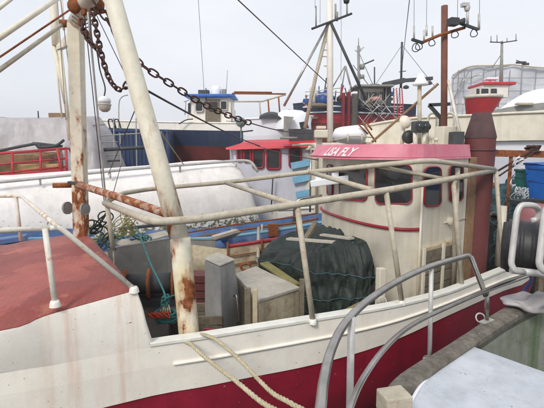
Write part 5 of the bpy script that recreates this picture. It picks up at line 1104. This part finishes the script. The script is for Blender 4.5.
# scaffold building wrapped in sheeting
g = T('sheeted_shed', 'large shed wrapped in pale translucent sheeting on scaffold poles', 'shed', (22, 46, .9))
yb = 45
rt = [(452, 76), (458, 72), (470, 67.3), (486, 66.8), (503, 66.2), (512, 65.8), (530, 68), (560, 70), (600, 71)]
topP = [W(u, v, yb) for u, v in rt]; botP = [V(p.x, yb, .9) for p in topP]
rows = []
for k in range(14):
    f = k / 13; rows.append([V(a.x, yb + .35 * noise.noise(V(a.x * .7, f * 5, 1)) , a.z + (c.z - a.z) * f) for a, c in zip(smooth_path(topP, 10), smooth_path(botP, 10))])
MB().loft(rows, True).build('sheeting', M['sheet'], g)
MB().loft([smooth_path(topP, 4), [p + V(7, 14, .3) for p in smooth_path(topP, 4)]]).build('shed_roof', M['sheet'], g)
MB().loft([[topP[0], topP[0] + V(7, 14, 0)], [botP[0], botP[0] + V(7, 14, 0)]]).build('side_sheeting', M['sheet'], g)
MB().tube(smooth_path([p + V(0, -.3, .05) for p in topP], 3), .08, 6).build('eaves_roll', M['pipe'], g)
for u in (452, 457, 463, 470, 482, 494, 508, 520, 534): 
    zt3 = zat(78 if u < 455 else 70, yb - .4); MB().tube([V(xat(u, 100, yb - .4), yb - .4, .9), V(xat(u, 100, yb - .4), yb - .4, zt3)], .035, 6).build('scaffold_pole', M['steel'], g)
for v in (78, 91, 104, 115): MB().tube([W(451, v, yb - .5), W(552, v, yb - .5)], .03, 6).build('scaffold_rail', M['steel'], g)
for a, c in (((452, 104), (463, 78)), ((457, 91), (470, 70)), ((470, 78), (503, 66))): MB().tube([W(*a, yb - .55), W(*c, yb - .55)], .04, 6).build('scaffold_brace', M['steel'], g)
# little red boat bow-on
g = T('red_bow_boat', 'small boat seen bow-on with bright red hull and red-roofed wheelhouse, above the stack', 'boat', (15, 32, 0))
yb = 30
rows = []
for (v, wd, yy) in ((99, 17, 0), (104, 15.5, .2), (110, 13, .5), (117, 10.5, .8), (124, 8, 1.0)):
    z = zat(v, yb); cxx = xat(482, v, yb); hw = wd * yb / F; rows.append([V(cxx + hw * math.sin(a), yb + yy - 1.3 * math.cos(a) * (1 if abs(a) < 1.6 else 1), z) for a in [-math.pi / 2 + math.pi * j / 14 for j in range(15)]] )
MB().loft(rows, True).loft([[rows[0][0], rows[0][-1]], [rows[0][0] + V(3.1, 6, 0), rows[0][-1] + V(3.1, 6, 0)]]).loft([[r[0] for r in rows], [r[0] + V(3.1, 6, 0) for r in rows]]).build('red_hull', M['brightred'], g)
MB().loft([[p + V(0, 0, .2) + (p - V(rows[0][7].x, yb, p.z)) * .05 for p in rows[0]], [p + V(0, -.02, 0) for p in rows[0]]], True).build('white_bulwark', M['cream'], g, solid=.08)
cw = MB().box(W(488, 92.5, yb + .8), (1.75, 2.0, .9)).build('cabin', M['white'], g, bevel=.03)
MB().box(W(491, 85.6, yb + .8), (2.2, 2.4, .18)).build('cabin_roof', M['brightred'], g, bevel=.04)
for u0, u1 in ((476.5, 479.5), (481.5, 488.5), (491, 497)): flatwin(u0, 88.6, u1, 95, yb - .25, M['glass'], cw, 'window_pane', None, .8)
MB().box(W(491, 79, yb + 1), (.8, .6, .16)).build('roof_box', M['canopy'], g, bevel=.04)
MB().tube([W(490, 80, yb + 1), W(490, 86, yb + 1)], .08, 6).build('roof_post', M['canopy'], g)
MB().tube([W(501, 88, yb + 1.5), W(502, 41, yb + 1.5)], .14, 8, r2=.08).build('boat_mast', M['grey'], g)
MB().tube([W(490, 42, yb + 1.4), W(503, 42.5, yb + 1.4), W(517, 40.5, yb + 1.4)], .04, 6).build('spreader', M['darkgrey'], g)
for u, v0, v1 in ((491, 36, 42), (497, 35, 42), (516, 34, 41), (507, 38, 42)): MB().tube([W(u, v1, yb + 1.4), W(u, v0, yb + 1.4)], .03, 6).build('aerial_stub', M['grey'], g)
MB().tube([W(501.5, 54, yb + 1.5), W(492, 68, yb + 1.5)], .03, 6).build('rigging', M['grey'], g)
b = MB(); b.tube([W(522.5, 86, 34), W(522.5, 63, 34)], .06, 6); g3 = T('yard_lamp', 'thin lamp post with a double lamp head before the sheeted shed', 'lamp post', tuple(W(522.5, 86, 34) - V(0, 0, 3)))
MB().tube([W(522.5, 86, 34) - V(0, 0, 4), W(522.5, 63, 34)], .05, 6).build('lamp_pole', M['grey'], g3)
MB().box(W(521, 62.5, 34), (.7, .25, .14), .1).build('lamp_head', M['darkgrey'], g3); MB().box(W(526, 64, 34), (.35, .25, .14), .1).build('lamp_head', M['darkgrey'], g3)
MB().tube([W(516, 60, 34), W(529, 65, 34)], .03, 6).build('lamp_arm', M['darkgrey'], g3)
# ------------------------------------------------------------------ nets and crates at the right
def netheap(pts, seed, m, name, lab, n=220, r=.007):
    rnd = random.Random(seed); b = MB(); c0 = sum(pts, V(0, 0, 0)) / len(pts)
    return c0
def heap(c, rx, ry, h, m, lab, name, seed):
    rows = []
    for i in range(22):
        f = i / 21; row = []
        for j in range(40):
            a = 2 * math.pi * j / 40; rr = (1 - f) ** .55; p = V(c.x + rx * rr * math.cos(a), c.y + ry * rr * math.sin(a), c.z + h * f); k = .20 * noise.noise(p * 3 + V(seed, 0, 0)) + .09 * noise.noise(p * 11 + V(seed, 0, 0)) + .05 * noise.noise(p * 28)
            p += V(math.cos(a), math.sin(a), .5) * k * (1 if f < .97 else .3); row.append(p)
        rows.append(row)
    return MB().loft(rows, True, True).build(name, m, None, loc=tuple(c))
c = W(508, 262, 8.2); c.z = .3
g = T('net_heap', 'dark heap of fishing net with blue-grey top and loose twine, right of the stack', 'fishing net', tuple(c))
o = heap(c, 1.15, .9, 2.1, M['cargreen'], '', 'net_mass', 2); o.location = (0, 0, 0); o.parent = g
c2 = W(514, 190, 7.9); o = heap(c2 - V(0, 0, .45), .36, .4, .75, M['netblue'], '', 'blue_net_top', 7); o.parent = g; o.location = Vector(c2 - V(0, 0, .45)) - c
c3 = W(501, 190, 8.2); o = heap(c3 - V(0, 0, .5), .28, .3, .6, M['tan'], '', 'brown_net_top', 9); o.parent = g; o.location = Vector(c3 - V(0, 0, .5)) - c
rnd = random.Random(11)
b = MB(); bw = MB()
for k in range(150):
    q = W(rnd.uniform(495, 546), rnd.uniform(195, 262), 7.35 + rnd.uniform(-.1, .25)); R_ = rnd.uniform(.05, .16); ax = V(rnd.uniform(-1, 1), -1 + rnd.uniform(-.6, .6), rnd.uniform(-1, 1)).normalized(); x = ax.orthogonal().normalized(); y = ax.cross(x); a0 = rnd.uniform(0, 6)
    b.tube([q + x * R_ * math.cos(a) + y * R_ * .7 * math.sin(a) for a in [a0 + 4.5 * j / 9 for j in range(10)]], .007, 4)
b.build('loose_twine', M['netblue'], g, kind='stuff')
for k in range(60):
    q = W(rnd.uniform(514, 534), rnd.uniform(160, 200), 7.2 + rnd.uniform(-.1, .1)); R_ = rnd.uniform(.04, .11); ax = V(rnd.uniform(-1, 1), -1.5, rnd.uniform(-1, 1)).normalized(); x = ax.orthogonal().normalized(); y = ax.cross(x); a0 = rnd.uniform(0, 6)
    bw.tube([q + x * R_ * math.cos(a) + y * R_ * .7 * math.sin(a) for a in [a0 + 4.5 * j / 9 for j in range(10)]], .006, 4)
bw.build('white_twine', M['canopy'], g, kind='stuff')
def crate(c, sx, sy, h, rz, m, lab, taper=.86):
    g = T('plastic_crate', lab, 'crate', tuple(c)); mt = Matrix.Rotation(rz, 3, 'Z'); c = Vector(c)
    def rg(k, z, ins=0): return [c + mt @ V(x * (sx / 2 * k - ins), y * (sy / 2 * k - ins), z) for x, y in ((-1, -1), (1, -1), (1, 1), (-1, 1))]
    b = MB(); o_, i_ = (rg(taper, 0), rg(1, h)), (rg(taper, .03, .025), rg(1, h, .025)); b.loft([o_[0], o_[1], i_[1], i_[0]], False, True); b.poly(i_[0]); b.poly(o_[0]); b.build('crate_shell', m, g)
    MB().tube(rg(1.0, h - .01) , .02, 6, closed=True).build('crate_rim', m, g)
    for k in (.92,): MB().tube(rg(.94, h * .55), .012, 6, closed=True).build('crate_rib', m, g)
    return g
crate(W(552, 187, 6.2), .55, .5, .34, .4, M['bluecrate'], 'upper blue plastic crate at the right edge, nested behind the lower one')
crate(W(555, 199, 5.7), .48, .5, .42, .2, M['bluecrate'], 'lower blue plastic crate at the right edge, in front of the teal tub')
crate(W(527, 187, 6.5), .2, .3, .26, .2, M['tealcrate'], 'narrow teal plastic tub beside the blue crates')
# rack carrying crates
g = T('crate_stand', 'dark wooden stand carrying the crates above the net heap', 'stand', tuple(W(545, 205, 6.1)))
MB().box(W(552, 203, 6.2), (.9, .7, .05), .2).build('stand_top', M['darkgrey'], g)
for u, y in ((534, 6.1), (560, 6.2)): p = W(u, 200, y); MB().box(V(p.x, y + .3, 1.2), (.08, .08, 2.4)).build('stand_leg', M['wood'], g)
# ------------------------------------------------------------------ foreground boat: gunwale, hatch, rail
g = T('foreground_boat', 'near boat with lichen-grey gunwale, pale hatch and curved stainless railing', 'boat', (1.8, 2.6, 0))
def gf(u, v, dz=-1.5):
    vy = (204 - v) / F; return D(u, v, dz / (-sp + vy * cp))
OE = [gf(383, 445), gf(380, 412), gf(388, 385), gf(406, 368.5), gf(428, 355.5), gf(452, 341), gf(472, 328), gf(500, 309), gf(530, 295), gf(575, 278), gf(660, 262)]
IE = [gf(418, 445), gf(402, 412), gf(414, 388), gf(430, 373.5), gf(448, 361), gf(466, 349), gf(484, 337), gf(510, 320), gf(540, 305), gf(590, 285), gf(680, 268)]
os_, is_ = smooth_path(OE, 6), smooth_path(IE, 6)
def jig(p, k=1): return p + V(0, 0, .006 * noise.noise(p * 9) * k)
mid = [a.lerp(c, .5) + V(0, 0, .012) for a, c in zip(os_, is_)]
MB().loft([[p - V(0, 0, .09) for p in os_], [p - V(0, 0, .012) for p in os_], [jig(a.lerp(c, .08)) for a, c in zip(os_, is_)], [jig(p) for p in mid], [jig(a.lerp(c, .92)) for a, c in zip(os_, is_)], [p - V(0, 0, .012) for p in is_], [p - V(0, 0, .09) for p in is_]], False).build('gunwale', M['quaywood'], g)
MB().loft([[p - V(0, 0, .08) for p in os_], [V(p.x, p.y, .9) + V(.06, -.06, 0) for p in os_], [V(p.x, p.y, -.5) + V(.4, -.4, 0) for p in os_]], True).build('outer_hull', M['darkgrey'], g)
MB().loft([[p - V(0, 0, .05) for p in is_], [V(p.x, p.y, .75) for p in is_]], True).build('inner_wall', M['mossy'], g)
fl = [V(p.x, p.y, .78) for p in is_[6:]] + [V(6, 1.5, .78), V(1.2, .6, .78)]
MB().poly(fl).build('well_floor', Mt('dark_wet_floor', S(44, 46, 38), S(30, 34, 24), ns=4, rough=.5, grime=.5, bump=.5), g)
HT = [gf(402, 425, -1.53), gf(408, 408, -1.53), gf(424, 381, -1.53), gf(448, 361.5, -1.53), gf(472, 345.5, -1.53), gf(545, 372, -1.56), gf(620, 398, -1.56), gf(560, 520, -1.56), gf(420, 520, -1.55)]
MB().prism([p - V(0, 0, .12) for p in HT], .12).build('hatch_cover', M['hatch'], g, bevel=.012)
MB().tube(smooth_path([p + V(.0, 0, .0) for p in HT[:5]], 5), .012, 6).build('hatch_edge', M['canopy'], g)
sk = [V(p.x, p.y, p.z - .12) for p in HT]
MB().loft([sk, [V(p.x + .0, p.y, .8) for p in sk]], False, True).build('hatch_coaming', M['mossy'], g)
# railing
top = [D(316, 440, 1.45), D(321, 405, 1.58), D(324, 380, 1.72), D(331, 351, 1.93), D(344, 325, 2.18), D(366, 302, 2.45), D(398, 281, 2.8), D(430, 266.5, 3.1), D(468, 255.5, 3.5)]
tpp = smooth_path(top, 6) + [D(471, 257, 3.5), D(484, 291, 3.55), D(486, 296, 3.55)]
rl_ = MB().tube(tpp, .0215, 16).build('railing_tube', M['steel'], g)
low = [D(338, 450, 1.6), D(350, 408, 1.8), D(364, 377, 2.1), D(386, 347, 2.4), D(412, 325, 2.75), D(446, 308, 3.1), D(486, 291, 3.5), D(531, 275, 4.1)]
MB().tube(smooth_path(low, 6), .0155, 12).build('railing_tube', M['steel'], g)
for (u, v, t, u2, v2, t2, r) in ((351.5, 317, 2.25, 349, 440, 2.3, .019), (431.5, 267, 3.12, 429.5, 359, 3.2, .016), (487, 293, 3.55, 487, 322, 3.75, .017)):
    MB().tube([D(u, v, t), D(u2, v2, t2)], r, 12).build('railing_post', M['galv'] if u < 480 else M['steel'], g)
for (u, v, t) in ((429.5, 359, 3.2), (487, 322, 3.75)): MB().lathe(D(u, v, t), [(0, .012), (.045, .01), (.05, -.015)], 14).build('post_foot', M['steel'], g)
b = MB().box(D(394, 402, 2.45), (.16, .13, .12), .25).build('timber_head', M['pipe'], g, bevel=.008)
o = MB().tube([D(484, 318, 3.75) + V(.04 * math.cos(a) - .03, .02 * math.sin(a), .035 * math.sin(a) + .0) for a in [2 * math.pi * j / 16 for j in range(16)]], .007, 6, closed=True).build('shackle', M['galv'], None, loc=tuple(D(484, 318, 3.75))); tag(o, 'galvanised shackle on the grey gunwale at the foot of the railing', 'shackle')
MB().box(D(487, 321, 3.72), (.14, .06, .012), .6).build('cleat_plate', M['galv'], g)
# cloth sacks at the gunwale end
sk_ = lump(D(533, 303, 4.0), .18, M['greytarp'], 'sack', None, 'grey cloth sack slumped on the near gunwale at the right edge', 'sack', 6, (1.5, .8, .42))
for v in sk_.data.vertices: v.co += v.co.normalized() * (.22 * (.3 - abs(noise.noise(v.co * 8 + V(3, 1, 0)))) + .05 * noise.noise(v.co * 22)); v.co.z = max(v.co.z, -.05)
sk_.data.update(); sd_ = sk_.modifiers.new('sub', 'SUBSURF'); sd_.levels = sd_.render_levels = 2
# black roller in its pale hoops
ctr_r = D(530, 250, 3.75)
g = T('roller_rack', 'black rubber fender roller held in pale bent-pipe hoops at the right edge', 'fender', tuple(ctr_r))
axd = V(.86, -.48, 0).normalized(); rw = []
for k in range(15):
    s = k / 14; x = -.16 + .9 * s; rr = .232 if 0 < k < 14 else .21; rr += .006 * math.sin(k * 3)
    rw.append((rr, x))
MB().lathe(ctr_r + V(.0, .12, .0), [(0, -.17)] + rw + [(0, .75)], 30, ax=axd).build('roller', M['black'], g)
for k in range(9):
    MB().lathe(ctr_r + V(0, .12, 0) + axd * (-.1 + .09 * k), [(.231, -.02), (.241, -.008), (.241, .008), (.231, .02)], 30, ax=axd).build('rubber_rib', M['black'], g)
def hoop(u0, t):
    P = [D(u0 + 18, 221, t + .12), D(u0 + 25, 219, t + .1), D(u0 + 26, 209, t + .08), D(u0 + 20, 205, t), D(u0 + 8, 205, t), D(u0 + 4, 212, t), D(u0 - 2, 264, t), D(u0 + 2, 271, t), D(u0 + 12, 272, t + .05)]
    return round_path(P, .07, 5)
MB().tube(hoop(513, 3.55), .025, 14).build('rack_hoop', M['galv'], g)
MB().tube(hoop(541, 3.4), .027, 14).build('rack_hoop', M['galv'], g)
MB().tube([D(511, 270, 3.6), D(560, 276, 3.6)], .03, 10).build('rack_bar', M['galv'], g)
lump(D(538, 222, 4.6), .2, Mt('pink_buoy', S(150, 96, 100), S(120, 80, 84), rough=.6), 'buoy', None, 'dull pink buoy showing behind the pale hoop at the right edge', 'buoy', 8, (1, 1, 1))
o = MB().tube(smooth_path([D(529, 272, 4.2), D(531, 281, 4.2), D(524, 290, 4.2), D(520, 298, 4.1)], 5), .014, 6).build('blue_line', M['bluetarp'], None, loc=tuple(D(529, 272, 4.2))); tag(o, 'short blue line hanging below the roller rack', 'line')

for i, (a, c, rr_, lab) in enumerate((
    (D(60, -5, 5.9), D(70, 78, 6.0), .006, 'thin line beside the far gallows leg, leftmost of the vertical lines'),
    (D(57, -5, 5.9), D(66, 120, 6.0), .005, 'second thin vertical line beside the far gallows leg'),
    (D(410, -5, 9), D(396, 120, 30), .01, 'faint stay slanting left of the brown mast'),
    (D(353, 65, 31), D(374, 92, 31), .03, 'short stay between the trawler tripod and its cabin'),
    (D(402, 45, 31.5), D(436, 88, 31), .02, 'thin stay from the dark trawler mast down to the right'),
    (D(402, 45, 31.5), D(372, 90, 31), .02, 'thin stay from the dark trawler mast down to the left'))):
    wire(a, c, rr_, lab, 'aerial')

# crowded gear on the trawler's deck
g = bpy.data.objects['trawler']; rnd = random.Random(21)
cols = [M['navy'], M['darkgrey'], M['net'], M['railred'], M['white'], M['black'], M['bluetarp'], M['net'], M['darkgrey'], M['tan']]
for k in range(46):
    u = rnd.uniform(309, 392); v = rnd.uniform(93, 106); y = rnd.uniform(31.6, 34.5); sz = rnd.uniform(.18, .5)
    if 357 < u < 390 and y < 34: v = rnd.uniform(101, 106); y = 31.2
    p = W(u, v, y); m = rnd.choice(cols)
    if k % 3 == 0: lump(p, sz * .7, m, 'net_bundle' if m is M['net'] else 'deck_bundle', g, seed=k, sq=(1.2, 1, .8))
    elif k % 3 == 1: MB().box(p, (sz, sz, sz * rnd.uniform(.6, 1.8)), rnd.uniform(0, 1.5)).build('deck_gear', m, g, bevel=.02)
    else: MB().tube([p, p + V(rnd.uniform(-.3, .3), 0, rnd.uniform(.6, 1.3))], .05, 6).build('deck_post', m, g)

wire(D(250, 123, 6.2), D(313, 133, 8.9), .009, 'thin dark rope running on from the end of the heavy chain', 'darkwire', .05)
# thin harbour haze
hz = bpy.data.materials.new('haze_air'); hz.use_nodes = True; ht = hz.node_tree; ht.nodes.clear(); ho = ht.nodes.new('ShaderNodeOutputMaterial'); hp = ht.nodes.new('ShaderNodeVolumePrincipled')
hp.inputs['Color'].default_value = (.98, .985, 1, 1); hp.inputs['Density'].default_value = .0016; ht.links.new(hp.outputs[0], ho.inputs['Volume'])
hb = MB().hexa([V(-280, -60, -1.9), V(280, -60, -1.9), V(280, 320, -1.9), V(-280, 320, -1.9)], [V(-280, -60, 26), V(280, -60, 26), V(280, 320, 26), V(-280, 320, 26)]).build('haze', hz, None, kind='stuff')

squiggle(V(xat(180, 330, 4.7), 4.7, DECKZ + .08), (.25, .15, .03), 10, .014, M['rope'], 'rope_coil', 'pale rope coils on the dark deck behind the leaning leg foot', 'rope', 31)
squiggle(V(xat(345, 312, 4.9), 4.85, DECKZ + .25), (.25, .1, .05), 10, .012, M['netblue'], 'rope_coil', 'blue-grey rope coils at the foot of the green tarpaulin', 'rope', 32)
o = MB().bar(D(330, 322, 4.75), D(366, 304, 5.0), .16, .03).build('board', M['yellowwood'], None, loc=tuple(D(330, 322, 4.75)), bevel=.004); tag(o, 'mossy board lying behind the bulwark below the green tarpaulin', 'board')
o = MB().tube(smooth_path([D(205, 330, 4.6), D(222, 331, 4.45), D(236, 328, 4.5)], 5), .02, 8).build('red_hose', M['brightred'], None, loc=tuple(D(205, 330, 4.6))); tag(o, 'short red hose end just behind the bulwark below the tall grey box', 'hose')
o = MB().bar(D(148, 285, 7.0), D(178, 280, 7.2), .1, .05).build('board', M['wood'], None, loc=tuple(D(148, 285, 7.0)), bevel=.004); tag(o, 'grey board low against the grey screen left of the leaning leg', 'board')
